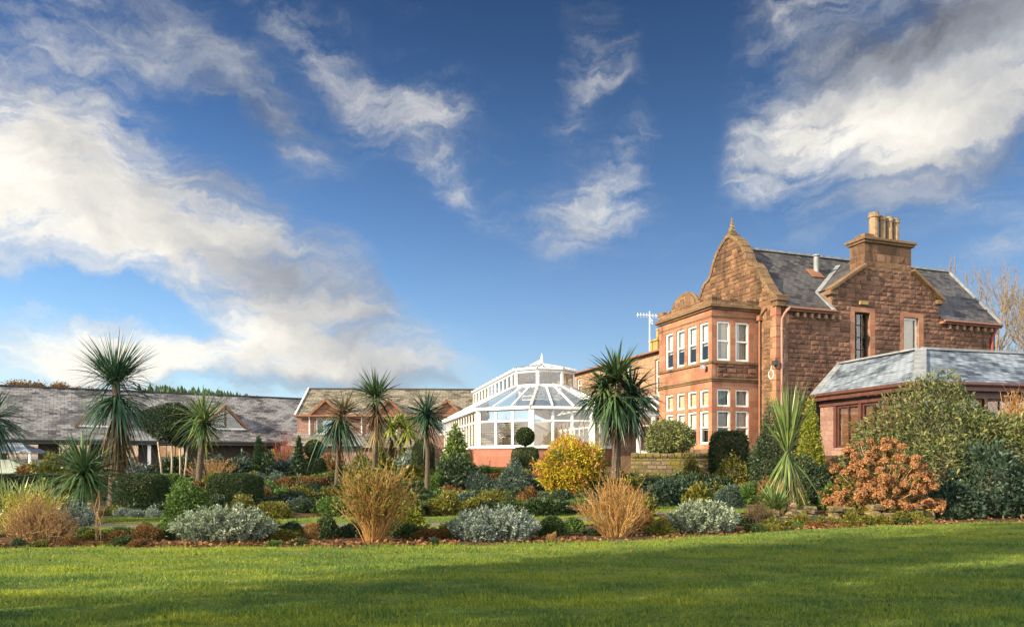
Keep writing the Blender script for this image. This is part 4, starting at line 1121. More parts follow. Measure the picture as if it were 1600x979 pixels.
# ------------------------------------------------------------------ plant materials
M['bark'] = plain('bark', (.14, .10, .07), .9, .4, 9, .6)
M['bark_palm'] = plain('palm_bark', (.075, .056, .042), .9, .45, 14, .8)
M['bark_pale'] = plain('pale_bark', (.30, .27, .2), .85, .35, 9, .5)
M['twig'] = plain('twig', (.06, .05, .032), .9, .3, 9)
L_ = {
 'palm': leaf_mat('palm_leaf', [(.020, .050, .022), (.05, .10, .04), (.10, .15, .055)], .18, .38, .5),
 'palm_blue': leaf_mat('palm_leaf_dark', [(.016, .042, .028), (.035, .085, .05), (.06, .12, .075)], .15, .38, .5),
 'palm_yel': leaf_mat('palm_leaf_yellow', [(.11, .16, .03), (.24, .28, .04), (.36, .33, .06)], .3, .4, .4),
 'palm_fresh': leaf_mat('palm_leaf_fresh', [(.05, .10, .035), (.12, .18, .055), (.24, .27, .09)], .25, .4, .4),
 'palm_dead': leaf_mat('palm_leaf_dead', [(.03, .022, .014), (.075, .05, .028), (.17, .115, .06)], .15, .8, .2),
 'palm_brown': leaf_mat('palm_leaf_browning', [(.05, .06, .03), (.11, .09, .045), (.2, .14, .07)], .15, .6, .3),
 'palm_tip': leaf_mat('palm_leaf_tan_tip', [(.10, .14, .05), (.28, .22, .09), (.38, .24, .1)], .2, .5, .3),
 'flax': leaf_mat('flax_leaf', [(.09, .14, .05), (.17, .22, .08), (.28, .30, .12)], .2, .45, .4),
 'box': leaf_mat('box_leaf', [(.014, .030, .010), (.028, .056, .015), (.06, .085, .022)], .12, .5, .3),
 'dark': leaf_mat('dark_leaf', [(.016, .030, .016), (.03, .055, .026), (.055, .085, .04)], .15, .55, .3),
 'teal': leaf_mat('blue_green_leaf', [(.028, .055, .046), (.06, .095, .075), (.11, .15, .12)], .12, .5, .3),
 'green': leaf_mat('green_leaf', [(.035, .075, .016), (.075, .14, .028), (.13, .21, .05)], .25, .55, .3),
 'light': leaf_mat('light_leaf', [(.06, .11, .03), (.13, .2, .05), (.24, .3, .09)], .25, .55, .3),
 'olive': leaf_mat('olive_leaf', [(.05, .06, .012), (.12, .125, .022), (.22, .19, .03)], .2, .5, .3),
 'yellow': leaf_mat('yellow_leaf', [(.17, .20, .02), (.38, .32, .02), (.56, .37, .035)], .3, .5, .3),
 'ygreen': leaf_mat('yellow_green_leaf', [(.10, .14, .02), (.2, .23, .03), (.33, .3, .04)], .3, .5, .3),
 'red': leaf_mat('red_shoot', [(.30, .08, .045), (.42, .17, .07), (.50, .30, .08)], .3, .5, .3),
 'varieg': leaf_mat('variegated_leaf', [(.05, .08, .03), (.14, .17, .06), (.36, .36, .16)], .22, .55, .3),
 'silver': leaf_mat('silver_leaf', [(.09, .13, .075), (.21, .27, .18), (.46, .50, .42)], .15, .6, .2),
 'silver2': leaf_mat('grey_leaf', [(.10, .15, .11), (.20, .26, .22), (.40, .45, .42)], .15, .6, .2),
 'brown': leaf_mat('brown_leaf', [(.07, .035, .016), (.15, .08, .03), (.25, .15, .06)], .2, .8, .15),
 'rust': leaf_mat('dry_floret', [(.15, .07, .032), (.32, .155, .07), (.48, .29, .15)], .25, .8, .15),
 'straw': leaf_mat('straw', [(.18, .10, .04), (.30, .18, .07), (.42, .28, .12)], .2, .7, .2),
 'elae': leaf_mat('elaeagnus_leaf', [(.02, .04, .018), (.075, .10, .035), (.27, .26, .09)], .22, .55, .3),
 'rhodo': leaf_mat('rhododendron_leaf', [(.014, .030, .020), (.026, .052, .034), (.06, .098, .06)], .15, .55, .3),
 'conifer': leaf_mat('conifer_leaf', [(.02, .045, .022), (.035, .07, .03), (.06, .1, .045)], .1, .6, .2),
 'redstem': leaf_mat('red_stem_leaf', [(.25, .06, .04), (.34, .1, .06), (.4, .2, .1)], .15, .6, .2),
}
M['cane'] = leaf_mat('tan_cane', [(.14, .07, .03), (.32, .18, .06), (.48, .30, .11)], 0, .7, .2)
M['cane_pale'] = leaf_mat('pale_cane', [(.15, .09, .045), (.32, .20, .10), (.46, .32, .17)], 0, .7, .2)
M['cane_red'] = plain('red_cane', (.20, .05, .035), .6, .3, 7)
M['cane_yellow'] = plain('yellow_cane', (.42, .33, .05), .7, .3, 7)

# ------------------------------------------------------------------ cabbage palms
PG = 'cabbage palms standing in the garden'
def pt(px, py, d, dy=0.0):
    return np.array([(px - CX) / F * d, d + dy, ztop(py, d)])
def palm(label, d, trunks, heads, skirts=(), group=PG, name='cabbage_palm', cat='palm'):
    bx = trunks[0][0][0][0]
    base = at(bx, d)
    root = empty(name, base, 0, label, cat, group)
    o = np.array(base)
    for pts, r0, r1 in trunks:
        P = []
        for i, q in enumerate(pts):
            w_ = pt(q[0], q[1], d, q[2] if len(q) > 2 else 0.0)
            if i == 0 and (len(q) < 4): w_[2] = min(w_[2], base.z) if pts is trunks[0][0] else w_[2]
            P.append(w_ - o)
        # densify with small waver and ring swelling
        PP, RR = [], []
        tot = len(P) - 1
        for i in range(tot):
            m = 9
            for k in range(m):
                t = k / m; PP.append(P[i] * (1 - t) + P[i + 1] * t + rng.normal(scale=.008, size=3))
                tt = (i + t) / tot; RR.append((r0 + (r1 - r0) * tt) * (1 + .10 * (k % 2) + rng.uniform(-.05, .05)) * (1 + .35 * max(0, .08 - tt) / .08) * .86)
        PP.append(P[-1]); RR.append(r1)
        MB().tube(PP, RR, 9).build('trunk', M['bark_palm'], root, smooth=True)
    for (px, py, dy_, Lp, lo, hi, n, W, droop, mat) in heads:
        c = pt(px, py, d, dy_) - o; L = Lp * d / F
        D = cone_dirs(n, lo, hi)
        Ls = L * rng.uniform(.72, 1.12, n)
        base_pts = c + D * (.05 * L) + np.array([0, 0, 1.]) * rng.uniform(-.10, .10, (n, 1)) * L
        V, Fc = sword_arrays(base_pts, D, Ls, W * rng.uniform(.6, 1.2, n), droop * rng.uniform(.3, 1.5, n) + np.where(rng.uniform(0, 1, n) < .22, rng.uniform(.2, .7, n), 0), 6)
        np_mesh('leaf_head', V, Fc, L_[mat], root)
    for (px, py, dy_, Lp, lo, hi, n, W, mat) in skirts:
        c = pt(px, py, d, dy_) - o; L = Lp * d / F
        D = cone_dirs(n, lo, hi); Ls = L * rng.uniform(.5, 1.1, n)
        bp_ = c + np.array([0, 0, 1.]) * rng.uniform(-.45, .15, (n, 1)) * L + D * .03
        V, Fc = sword_arrays(bp_, D, Ls, W, .30 * rng.uniform(.3, 1.5, n), 5)
        np_mesh('dead_leaves', V, Fc, L_[mat], root)
    return root

palm('tall cabbage palm with two stacked leaf heads and a shaggy brown skirt', 20.5,
     [([(176, 800), (180, 730), (184, 650), (181, 596)], .17, .11)],
     [(180, 596, 0, 80, 0, 62, 260, .042, .10, 'palm_blue'), (180, 598, 0, 80, 55, 102, 120, .04, .30, 'palm_blue'), (183, 622, 0, 68, 75, 150, 170, .055, .42, 'palm_blue')],
     [(184, 645, 0, 70, 150, 177, 330, .05, 'palm_dead'), (183, 680, 0, 56, 160, 179, 150, .04, 'palm_dead')])
palm('cabbage palm with one round head and yellow lower leaves before the round dark tree', 33,
     [([(310, 748), (314, 710), (318, 660)], .17, .13)],
     [(318, 657, 0, 56, 0, 95, 170, .085, .12, 'palm_fresh'), (318, 660, 0, 50, 85, 140, 80, .085, .25, 'palm'), (318, 664, 0, 36, 120, 165, 40, .08, .25, 'palm_yel')])
palm('thin cabbage palm with a sparse brownish top and a drooping lower head', 30,
     [([(525, 760), (530, 700), (533, 640)], .11, .09)],
     [(537, 645, 0, 45, 0, 90, 130, .05, .15, 'palm_brown'), (529, 656, 0, 56, 95, 150, 150, .065, .4, 'palm_blue'), (532, 652, 0, 58, 60, 110, 60, .06, .3, 'palm_brown')],
     [(530, 665, 0, 40, 150, 178, 50, .045, 'palm_dead')])
palm('tall cabbage palm with a fan shaped head and a tan dead skirt', 34,
     [([(584, 746), (587, 690), (588, 625)], .16, .12)],
     [(588, 620, 0, 50, 0, 80, 180, .075, .08, 'palm'), (588, 622, 0, 46, 70, 115, 70, .07, .22, 'palm')],
     [(588, 634, 0, 44, 100, 165, 110, .07, 'palm_dead'), (588, 650, 0, 45, 140, 178, 50, .06, 'palm_tip')])
palm('slim cabbage palm with a spherical spiky head beside the glass conservatory', 28,
     [([(667, 772), (668, 710), (667, 652)], .11, .085)],
     [(667, 648, 0, 48, 0, 105, 190, .06, .10, 'palm_blue'), (667, 650, 0, 42, 90, 155, 110, .06, .2, 'palm_blue')],
     [(667, 658, 0, 34, 130, 176, 40, .045, 'palm_dead')])
palm('large branching cabbage palm with several dense heads between conservatory and bay', 27,
     [([(962, 748), (963, 705), (966, 660)], .21, .17), ([(966, 662, 0, 1), (958, 640), (950, 612)], .12, .09), ([(966, 662, 0, 1), (978, 640, .3), (988, 622, .4)], .12, .09), ([(966, 662, 0, 1), (966, 625, -.2), (966, 600, -.3)], .12, .09)],
     [(962, 592, -.3, 60, 0, 100, 200, .085, .15, 'palm'), (944, 606, 0, 52, 20, 120, 170, .08, .25, 'palm'), (990, 612, .4, 58, 10, 115, 170, .08, .25, 'palm_blue'), (958, 625, -.4, 56, 80, 160, 170, .08, .38, 'palm'), (985, 632, .1, 50, 80, 155, 150, .08, .4, 'palm_blue'), (1003, 622, .6, 48, 40, 130, 90, .07, .3, 'palm_blue'), (935, 622, .3, 45, 70, 150, 80, .08, .35, 'palm_blue')],
     [(962, 640, -.2, 46, 140, 177, 60, .06, 'palm_dead'), (988, 640, .3, 40, 140, 177, 40, .06, 'palm_dead')])
palm('young cabbage palm with upright leaves above and a hanging cone of tan tipped leaves', 20,
     [([(1232, 778), (1232, 740), (1231, 700)], .13, .09)],
     [(1231, 705, 0, 106, 0, 25, 125, .05, .03, 'palm_fresh'), (1231, 706, 0, 80, 22, 46, 30, .042, .06, 'palm_fresh'), (1231, 706, 0, 58, 142, 166, 75, .055, .10, 'palm_fresh'), (1231, 706, 0, 95, 95, 130, 12, .055, .1, 'palm_fresh')],
     [(1232, 715, 0, 62, 150, 172, 70, .06, 'palm_tip'), (1234, 735, 0, 40, 160, 178, 60, .05, 'palm_dead')])
palm('low cabbage palm with a wide dark rosette under the tallest palm', 17.2,
     [([(130, 800), (131, 770), (131, 738)], .12, .09)],
     [(131, 738, 0, 74, 0, 80, 150, .05, .10, 'palm'), (131, 742, 0, 76, 70, 125, 120, .055, .35, 'palm'), (131, 748, 0, 50, 110, 150, 50, .05, .25, 'palm_fresh')])
palm('cabbage palm reaching in past the left edge of the view', 23,
     [([(-18, 800), (-16, 730), (-14, 655)], .15, .11)],
     [(-14, 652, 0, 74, 20, 115, 150, .05, .22, 'palm_blue'), (-14, 660, 0, 66, 80, 150, 100, .05, .35, 'palm_blue')])
palm('sunlit yellow green cabbage palm forking before the pink wing', 41,
     [([(624, 726), (624, 705), (625, 694)], .16, .14), ([(625, 695, 0, 1), (617, 683), (611, 672)], .1, .08), ([(625, 695, 0, 1), (631, 686), (637, 676)], .1, .08)],
     [(610, 668, 0, 30, 0, 130, 130, .1, .25, 'palm_yel'), (637, 672, 0, 34, 0, 130, 140, .1, .25, 'palm_yel'), (624, 662, .4, 30, 0, 120, 110, .1, .2, 'palm_fresh')],
     [(612, 684, 0, 24, 140, 178, 40, .09, 'palm_dead')])

def rosette(label, name, cat, px, d, base_py, Lp, lo, hi, n, W, droop, mat, spread=.12, group=None):
    base = at(px, d)
    if base_py is not None: base.z = ztop(base_py, d)
    root = empty(name, base, 0, label, cat, group)
    L = Lp * d / F; D = cone_dirs(n, lo, hi)
    C = rng.normal(scale=spread, size=(n, 3)) * np.array([1, 1, .1]); C[:, 2] = np.abs(C[:, 2])
    V, Fc = sword_arrays(C, D, L * rng.uniform(.6, 1.1, n), W, droop * rng.uniform(.3, 1.5, n), 6)
    np_mesh('leaf_blades', V, Fc, L_[mat], root)
    MB().lathe([(spread * 1.1, -.12), (spread * 1.2, .0), (spread * .5, .08)], (0, 0, 0), 8).build('crown_base', M['bark_palm'], root)
    return root
rosette('small green yucca rosette on the mossy stone edging', 'yucca', 'yucca', 1211, 17.4, 797, 56, 0, 70, 120, .05, .12, 'palm_fresh', .06)
rosette('clump of upright pale sword leaves at the left edge', 'flax_plant', 'flax', 24, 16.2, None, 92, 0, 42, 150, .075, .18, 'flax', .32)
rosette('second sword leaved clump leaning toward the low palm', 'flax_plant', 'flax', 62, 17.8, None, 84, 8, 50, 90, .06, .25, 'flax', .25)

# ------------------------------------------------------------------ shrubs
def bumps(k, seed):
    r_ = np.random.default_rng(seed)
    return unit(r_.normal(size=(k, 3)) + np.array([0, 0, .25])), r_.uniform(.15, .55, k), r_.uniform(.03, .12, k)
def surf(D, bp, base=.72):
    c, a, w_ = bp
    r = np.full(len(D), base)
    for i in range(len(c)): r += a[i] * np.exp(-(1 - D @ c[i]) / w_[i]) * .8
    return np.minimum(r, 1.15)

def foliage_points(n, a, b, H, shape, bp, shell=(.62, 1.0), base=.8):
    D = rdir(n)
    if shape == 'mound':
        D[:, 2] = np.abs(D[:, 2]) ** .9; D = unit(D)
    if bp is not None: r = surf(D, bp, base)
    else: r = np.ones(n) * rng.uniform(.965, 1.0, n)
    u = rng.uniform(0, 1, n) ** .45; r = r * (shell[0] + (shell[1] - shell[0]) * u)
    if shape == 'mound':
        P = D * r[:, None] * np.array([a, b, H]); N = D / np.array([a, b, H])
    elif shape == 'box':
        e = 4.5; s_ = (np.abs(D) ** e).sum(1) ** (-1 / e)
        P = D * (s_ * r)[:, None] * np.array([a, b, H / 2]) + np.array([0, 0, H / 2]); N = np.sign(D) * np.abs(D * s_[:, None]) ** (e - 1)
    elif shape == 'cone':
        t = 1 - np.sqrt(rng.uniform(0, 1, n)); th = rng.uniform(0, 2 * PI, n)
        rr = (1 - t) ** .8 * (np.minimum(1, t / .08 * .4 + .6)) * r
        P = np.stack([a * rr * np.cos(th), b * rr * np.sin(th), H * t + .02], 1); N = np.stack([np.cos(th), np.sin(th), np.full(n, .5)], 1)
    elif shape == 'column':
        t = rng.uniform(0, 1, n); th = rng.uniform(0, 2 * PI, n); rr = np.sqrt(np.maximum(0, 1 - np.maximum(0, (t - .6) / .4) ** 2.2)) * r
        P = np.stack([a * rr * np.cos(th), b * rr * np.sin(th), H * t], 1); N = np.stack([np.cos(th), np.sin(th), np.full(n, .3)], 1)
    else:
        P = D * r[:, None] * np.array([a, b, H / 2]) + np.array([0, 0, H / 2]); N = D / np.array([a, b, H / 2])
    return P, unit(N)

def bush_core(root, a, b, H, shape, bp, base, z0, cx, cy, k=.70):
    """solid core filling the inside of a dense bush"""
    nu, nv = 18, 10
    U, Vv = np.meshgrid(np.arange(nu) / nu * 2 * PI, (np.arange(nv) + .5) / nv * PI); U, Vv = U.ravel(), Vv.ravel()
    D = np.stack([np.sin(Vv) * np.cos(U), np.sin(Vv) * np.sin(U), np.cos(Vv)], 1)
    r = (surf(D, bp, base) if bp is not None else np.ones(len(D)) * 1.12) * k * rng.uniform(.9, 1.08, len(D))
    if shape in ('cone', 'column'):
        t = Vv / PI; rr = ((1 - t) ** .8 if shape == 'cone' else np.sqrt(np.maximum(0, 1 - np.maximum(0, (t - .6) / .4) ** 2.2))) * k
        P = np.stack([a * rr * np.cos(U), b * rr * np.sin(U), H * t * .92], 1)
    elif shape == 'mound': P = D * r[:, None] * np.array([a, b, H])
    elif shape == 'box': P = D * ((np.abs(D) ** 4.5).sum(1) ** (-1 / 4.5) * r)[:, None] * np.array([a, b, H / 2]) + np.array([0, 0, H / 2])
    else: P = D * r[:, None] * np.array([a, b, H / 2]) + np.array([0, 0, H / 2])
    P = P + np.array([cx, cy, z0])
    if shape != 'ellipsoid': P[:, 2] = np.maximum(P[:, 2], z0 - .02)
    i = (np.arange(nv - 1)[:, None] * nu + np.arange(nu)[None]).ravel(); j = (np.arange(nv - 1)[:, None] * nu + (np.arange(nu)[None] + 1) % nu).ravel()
    return np_mesh('dark_core', P, np.stack([i, j, j + nu, i + nu], 1), M['twig'], root)  # added wood-brown blob, passes for the shade deep in the bush
SEED = [100]
def foliage(root, name, a, b, H, shape, mat, L, W, cover=2.4, lobes=9, z0=0.0, up=.25, outw=.7, rnd=.8, shell=(.55, 1.0), base=.70, nmax=26000, cx=0.0, cy=0.0):
    SEED[0] += 1
    bp = bumps(lobes, SEED[0]) if lobes else None
    area = 2 * PI * ((a * b) ** .8 + (a * H) ** .8 * .8 + (b * H) ** .8 * .8) / 1.6 * (.6 if shape == 'mound' else .8)
    n = int(min(nmax, max(300, cover * area / (L * W * .5))))
    P, N = foliage_points(n, a, b, H, shape, bp, shell, base)
    if lobes: P += rng.normal(scale=.045, size=P.shape) * min(a, 1.2)
    P[:, 2] = np.maximum(P[:, 2], .01) + z0; P[:, 0] += cx; P[:, 1] += cy
    if cover >= 2.2 and name in ('foliage', 'crown', 'ball', 'lower_block'): bush_core(root, a, b, H, shape, bp, base, z0, cx, cy, .72 if lobes else .78)
    D = unit(N * outw + rdir(n) * rnd + np.array([0, 0, up]))
    if lobes:
        ns = int(max(14, 26 * min(a, 3) ** 1.2)); k = 16
        i0 = rng.integers(0, n, ns * 4); i0 = i0[np.argsort(-np.linalg.norm((P[i0] - P.mean(0)) / np.array([a, b, H]), axis=1))][:ns]
        sd_ = unit(N[i0] * .8 + rdir(ns) * .45 + np.array([0, 0, .55])); sl_ = rng.uniform(.12, .36, (ns, 1)) * min(1.0, .35 + .4 * a)
        t_ = np.tile(np.linspace(.05, 1, k), ns)[:, None]; SP = np.repeat(P[i0], k, 0) + np.repeat(sd_ * sl_, k, 0) * t_ + rng.normal(scale=L * .12, size=(ns * k, 3))
        P = np.concatenate([P, SP]); D = np.concatenate([D, unit(np.repeat(sd_, k, 0) * .8 + rdir(ns * k) * .8)])
    return leaves(name, P, D, L * rng.uniform(.65, 1.35, len(P)), W, L_[mat], root)

def branches(root, a, b, H, n, r0=.02, z0=0.0, mat='twig', name='branches', reach=.8):
    paths = []
    for i in range(n):
        D = rdir(1)[0]; D[2] = abs(D[2]) * .9 + .25
        e = D / np.linalg.norm(D) * np.array([a, b, H]) * reach; e[2] = min(e[2], H * .93) + z0
        s_ = rng.normal(scale=.06, size=3) * np.array([a, b, 0]); s_[2] = -.03
        m = (s_ + e) / 2 + rng.normal(scale=.08, size=3) * np.array([a, b, H]) + np.array([0, 0, .06 * H])
        t = np.linspace(0, 1, 7)[:, None]
        paths.append(((1 - t) ** 2 * s_ + 2 * t * (1 - t) * m + t * t * e, np.linspace(r0, r0 * .3, 7)))
    V, Fc = twig_arrays(paths, 5)
    return np_mesh(name, V, Fc, M[mat], root, smooth=True)

def shrub(name, label, cat, px, d, wpx, top, mat, L, W, shape='mound', dr=.85, group=None, bot=None, br=8, **kw):
    g = at(px, d); a = wpx / 2 * d / F; H = max(.12, ztop(top, d) - g.z)
    z0 = 0.0
    if bot is not None:
        z0 = ztop(bot, d) - g.z; H -= z0
    root = empty(name, g, 0, label, cat, group)
    fo = foliage(root, 'foliage', a, a * dr, H, shape, mat, L, W, z0=z0, **kw)
    if br: branches(root, a, a * dr, H, br, max(.008, .03 * min(a, 1)), z0)
    return root, a, H

# clipped evergreens
def clip(name, label, px, d, wpx, top, shape='ellipsoid', dr=1.0, mat='box', group=None, bot=None, L=.045, W=.026, cat='topiary', cover=3.6):
    return shrub(name, label, cat, px, d, wpx, top, mat, L, W, shape, dr, group, bot, 4, cover=cover, lobes=0, up=.1, outw=.3, rnd=1.0, shell=(.88, 1.0), nmax=30000)
clip('clipped_ball', 'clipped dark evergreen ball beside the tallest palm trunk', 222, 20.5, 70, 740, 'box')
clip('clipped_dome', 'broad clipped dark evergreen dome behind the silver shrub', 364, 21.5, 66, 739, 'box')
clip('clipped_dome', 'clipped dark evergreen tucked behind the broad clipped dome', 393, 23, 32, 742, 'box')
clip('clipped_dome', 'mid green clipped bush between the clipped ball and the conical shrub', 265, 24.5, 36, 740, 'box', mat='green')
def tiered(label, px, d, ball_c, ball_r, blk_top, blk_w, base_d=None):
    g = at(px, d); root = empty('tiered_topiary', g, 0, label, 'topiary', 'topiaries with a ball above a clipped block')
    m = d / F; zb = ztop(blk_top, d) - g.z
    foliage(root, 'lower_block', blk_w / 2 * m, blk_w / 2 * m, zb, 'box', 'box', .05, .03, 3.4, 0, 0, .1, .3, 1.0, (.88, 1.0), nmax=20000)
    zc = ztop(ball_c, d) - g.z; rr = ball_r * m
    foliage(root, 'ball', rr, rr, 2 * rr, 'ellipsoid', 'box', .05, .03, 3.8, 0, zc - rr, .1, .3, 1.0, (.88, 1.0), nmax=16000)
    MB().tube([(0, 0, zb - .3), (0, 0, zc - rr * .7)], .05, 7).build('stem', M['bark'], root)
tiered('ball and block topiary in front of the conservatory glass', 820.5, 33, 681.5, 14.5, 698, 43)
tiered('ball and block topiary in front of the pink wing', 491, 35, 701, 14.5, 715, 34)
clip('clipped_column', 'rounded clipped dark column behind the slim palm', 661, 34, 36, 686, 'column', .9, cat='topiary')
shrub('columnar_conifer', 'small pointed dark conifer against the bungalow wall', 'conifer', 404, 42, 26, 681, 'conifer', .12, .05, 'cone', 1, cover=3.2, lobes=5, up=.8)
shrub('columnar_conifer', 'small pointed conifer left of the ball and block topiary', 'conifer', 467, 38, 24, 681, 'conifer', .12, .05, 'cone', 1, cover=3.2, lobes=5, up=.8)
shrub('columnar_conifer', 'tiny golden conifer in front of the bungalow cladding', 'conifer', 427, 45, 16, 702, 'yellow', .1, .04, 'cone', 1, cover=3.2, lobes=4, up=.9)
shrub('columnar_conifer', 'golden green conifer behind the young cabbage palm', 'conifer', 1266, 24.5, 62, 622, 'ygreen', .10, .035, 'cone', 1, cover=3.0, lobes=8, up=.5)

# round headed small tree on several stems
g = at(265, 36); rt_ = empty('round_tree', g, 0, 'round headed dark evergreen tree on several pale stems', 'tree')
foliage(rt_, 'crown', 48 * 36 / F, 1.4, ztop(622, 36) - ztop(697, 36), 'ellipsoid', 'dark', .10, .05, 3.2, 14, ztop(697, 36) - g.z, .1, nmax=26000)
for a, b_ in ((-.35, -.6), (.1, .1), (.55, .5), (.75, .9)):
    MB().tube([(a, 0, 0), ((a + b_) / 2, .05, .9), (b_, 0, 2.0)], [.06, .05, .04], 7).build('trunk', M['bark_pale'], rt_, smooth=True)

# shrubs along the front border
def sprays(name, label, cat, px, d, wpx, top, n, per, L, W, mat, stem='cane', dr=.7, spread=.45, lo=.3, base=None, group=None, r0=.012, ang=.9, leafy=True, updir=.7):
    g = at(px, d); a = wpx / 2 * d / F; H = ztop(top, d) - g.z
    root = empty(name, g, 0, label, cat, group)
    paths, LP, LD = [], [], []
    for i in range(n):
        th = rng.uniform(0, 2 * PI); q = rng.uniform(0, 1) ** .55
        s_ = np.array([a * q * .62 * math.cos(th + rng.normal() * .3), a * dr * q * .62 * math.sin(th + rng.normal() * .3), -.02])
        hh = H * max(.30, math.sqrt(max(.12, 1 - (q * .9) ** 2.4))) * rng.uniform(.62, 1.08)
        e = np.array([a * q * math.cos(th) * .98, a * dr * q * math.sin(th), hh])
        m = np.array([s_[0] * .5 + e[0] * .5, s_[1] * .5 + e[1] * .5, hh * .45]) + rng.normal(scale=.03, size=3)
        t = np.linspace(0, 1, 7)[:, None]
        P = (1 - t) ** 2 * s_ + 2 * t * (1 - t) * m + t * t * e
        paths.append((P, np.linspace(r0, r0 * .35, 7)))
        tt = rng.uniform(lo, 1.0, per) ** .8; idx = tt * 6; k = np.minimum(idx.astype(int), 5); f = (idx - k)[:, None]
        LP.append(P[k] * (1 - f) + P[k + 1] * f)
        ax = unit(P[k + 1] - P[k]); LD.append(unit(rdir(per) * .9 + ax * updir + np.array([0, 0, .25])))
    V, Fc = twig_arrays(paths, 4); np_mesh('stems', V, Fc, M[stem], root)
    leaves('foliage', np.concatenate(LP), np.concatenate(LD), L, W, L_[mat], root)
    return root
sprays('silver_shrub', 'wide silver leaved shrub in front of the broad clipped dome', 'shrub', 350, 13.6, 172, 790, 260, 75, .085, .02, 'silver', 'twig', .6, 1.5, .02)
sprays('silver_shrub', 'silver grey shrub between the two bare twig shrubs', 'shrub', 772, 13.7, 150, 792, 230, 70, .08, .019, 'silver2', 'twig', .6, 1.5, .02)
sprays('silver_shrub', 'pale silver shrub right of the right hand twig shrub', 'shrub', 1098, 15.2, 122, 783, 210, 75, .085, .02, 'silver', 'twig', .6, 1.4, .02)
sprays('silver_shrub', 'small blue silver shrub below the low palm rosette', 'shrub', 118, 14.8, 66, 784, 90, 45, .07, .016, 'silver2', 'twig', .7, .9, .1)
sprays('silver_shrub', 'little silver tuft in the heather row by the grass strip', 'shrub', 462, 22.5, 44, 776, 50, 40, .09, .025, 'silver2', 'twig', .7, .9, .1)

def twigs(name, label, px, d, wpx, top, n, stem, bud=None, maxang=48, base_r=.16, dr=.6, r0=.011, side=4, group=None, budL=.06, edge=.28, nb=4):
    g = at(px, d); a = wpx / 2 * d / F; H = ztop(top, d) - g.z
    root = empty(name, g, 0, label, 'shrub', group)
    paths, BP, BD = [], [], []
    for i in range(n):
        th = rng.uniform(0, 2 * PI); q = rng.uniform(0, 1) ** .55
        s_ = np.array([math.cos(th) * base_r * q + rng.normal() * .03, math.sin(th) * base_r * q * .7, -.02])
        hh = H * rng.uniform(.55, 1.05) * (1 - edge * q * q)
        e = np.array([a * q * math.cos(th), a * dr * q * math.sin(th), hh])
        m = np.array([e[0] * .42 + s_[0] * .5, e[1] * .42 + s_[1] * .5, hh * .5]) + rng.normal(scale=.05, size=3) * H
        t = np.linspace(0, 1, 9)[:, None]; P = (1 - t) ** 2 * s_ + 2 * t * (1 - t) * m + t * t * e + rng.normal(scale=.022, size=(9, 3)) * t
        paths.append((P, np.linspace(r0, r0 * .4, 9)))
        BP.append(P[-1]); BD.append(P[-1] - P[-2])
        for k in range(side):
            j = rng.integers(3, 8); o_ = P[j]; dd = unit((P[j + 1] - P[j])[None])[0] + rdir(1)[0] * .65 + np.array([0, 0, .25]); ln_ = H * rng.uniform(.14, .42)
            tt = np.linspace(0, 1, 5)[:, None]; Q = o_ + dd / np.linalg.norm(dd) * ln_ * tt + np.array([0, 0, .08]) * ln_ * tt ** 2 + rng.normal(scale=.008, size=(5, 3)) * tt
            paths.append((Q, np.linspace(r0 * .5, r0 * .25, 5)))
            for z_ in range(nb): BP.append(Q[rng.integers(2, 5)]); BD.append(dd + rdir(1)[0] * .8)
    V, Fc = twig_arrays(paths, 4); np_mesh('canes', V, Fc, M[stem], root)
    if bud: leaves('buds', np.array(BP), np.array(BD), budL, budL * .45, L_[bud], root)
    return root
twigs('bare_twig_shrub', 'large bare twig shrub fanning out in front of the heather rows', 584, 13.3, 136, 734, 120, 'cane', 'olive', base_r=.14, dr=.6, r0=.0105, budL=.085, side=6, nb=3, edge=.12)
twigs('bare_twig_shrub', 'bare straw coloured twig shrub beneath the branching palm', 962, 14.4, 124, 746, 140, 'cane', 'straw', base_r=.25, dr=.7, budL=.045, r0=.0085, edge=.55, nb=2, side=4)
twigs('bare_twig_shrub', 'low tawny twig mound at the far left of the border', 62, 13.2, 112, 778, 260, 'cane_pale', 'straw', base_r=.25, dr=.6, r0=.008, side=4, budL=.035, edge=.75)
twigs('bare_twig_shrub', 'yellow stemmed twig clump below the sword leaves', 45, 14.6, 110, 764, 80, 'cane_yellow', 'ygreen', base_r=.5, dr=.5, r0=.009, side=4, budL=.06)
twigs('bare_twig_shrub', 'red stemmed dogwood in front of the bungalow cladding', 447, 40, 40, 668, 34, 'cane_red', None, base_r=.4, dr=.8, r0=.016, side=3)
twigs('bare_twig_shrub', 'grey brown dead flower stems beside the yucca', 1184, 16.6, 46, 784, 80, 'twig', 'brown', base_r=.2, dr=.8, r0=.006, side=4, budL=.03)
twigs('bare_twig_shrub', 'few pale dry stalks right of the low palm', 153, 13.8, 26, 775, 5, 'cane_pale', 'straw', base_r=.05, dr=.6, r0=.014, side=1, budL=.05)
twigs('bare_twig_shrub', 'orange twig bush at the right edge above the big evergreen', 1592, 24, 70, 622, 90, 'cane', 'rust', base_r=.3, dr=.8, r0=.012, side=6, budL=.09)
twigs('bare_twig_shrub', 'tawny stems by the round dark tree below the bungalow', 330, 36, 90, 716, 70, 'cane_pale', 'straw', base_r=.7, dr=.5, r0=.012, side=4, budL=.08)

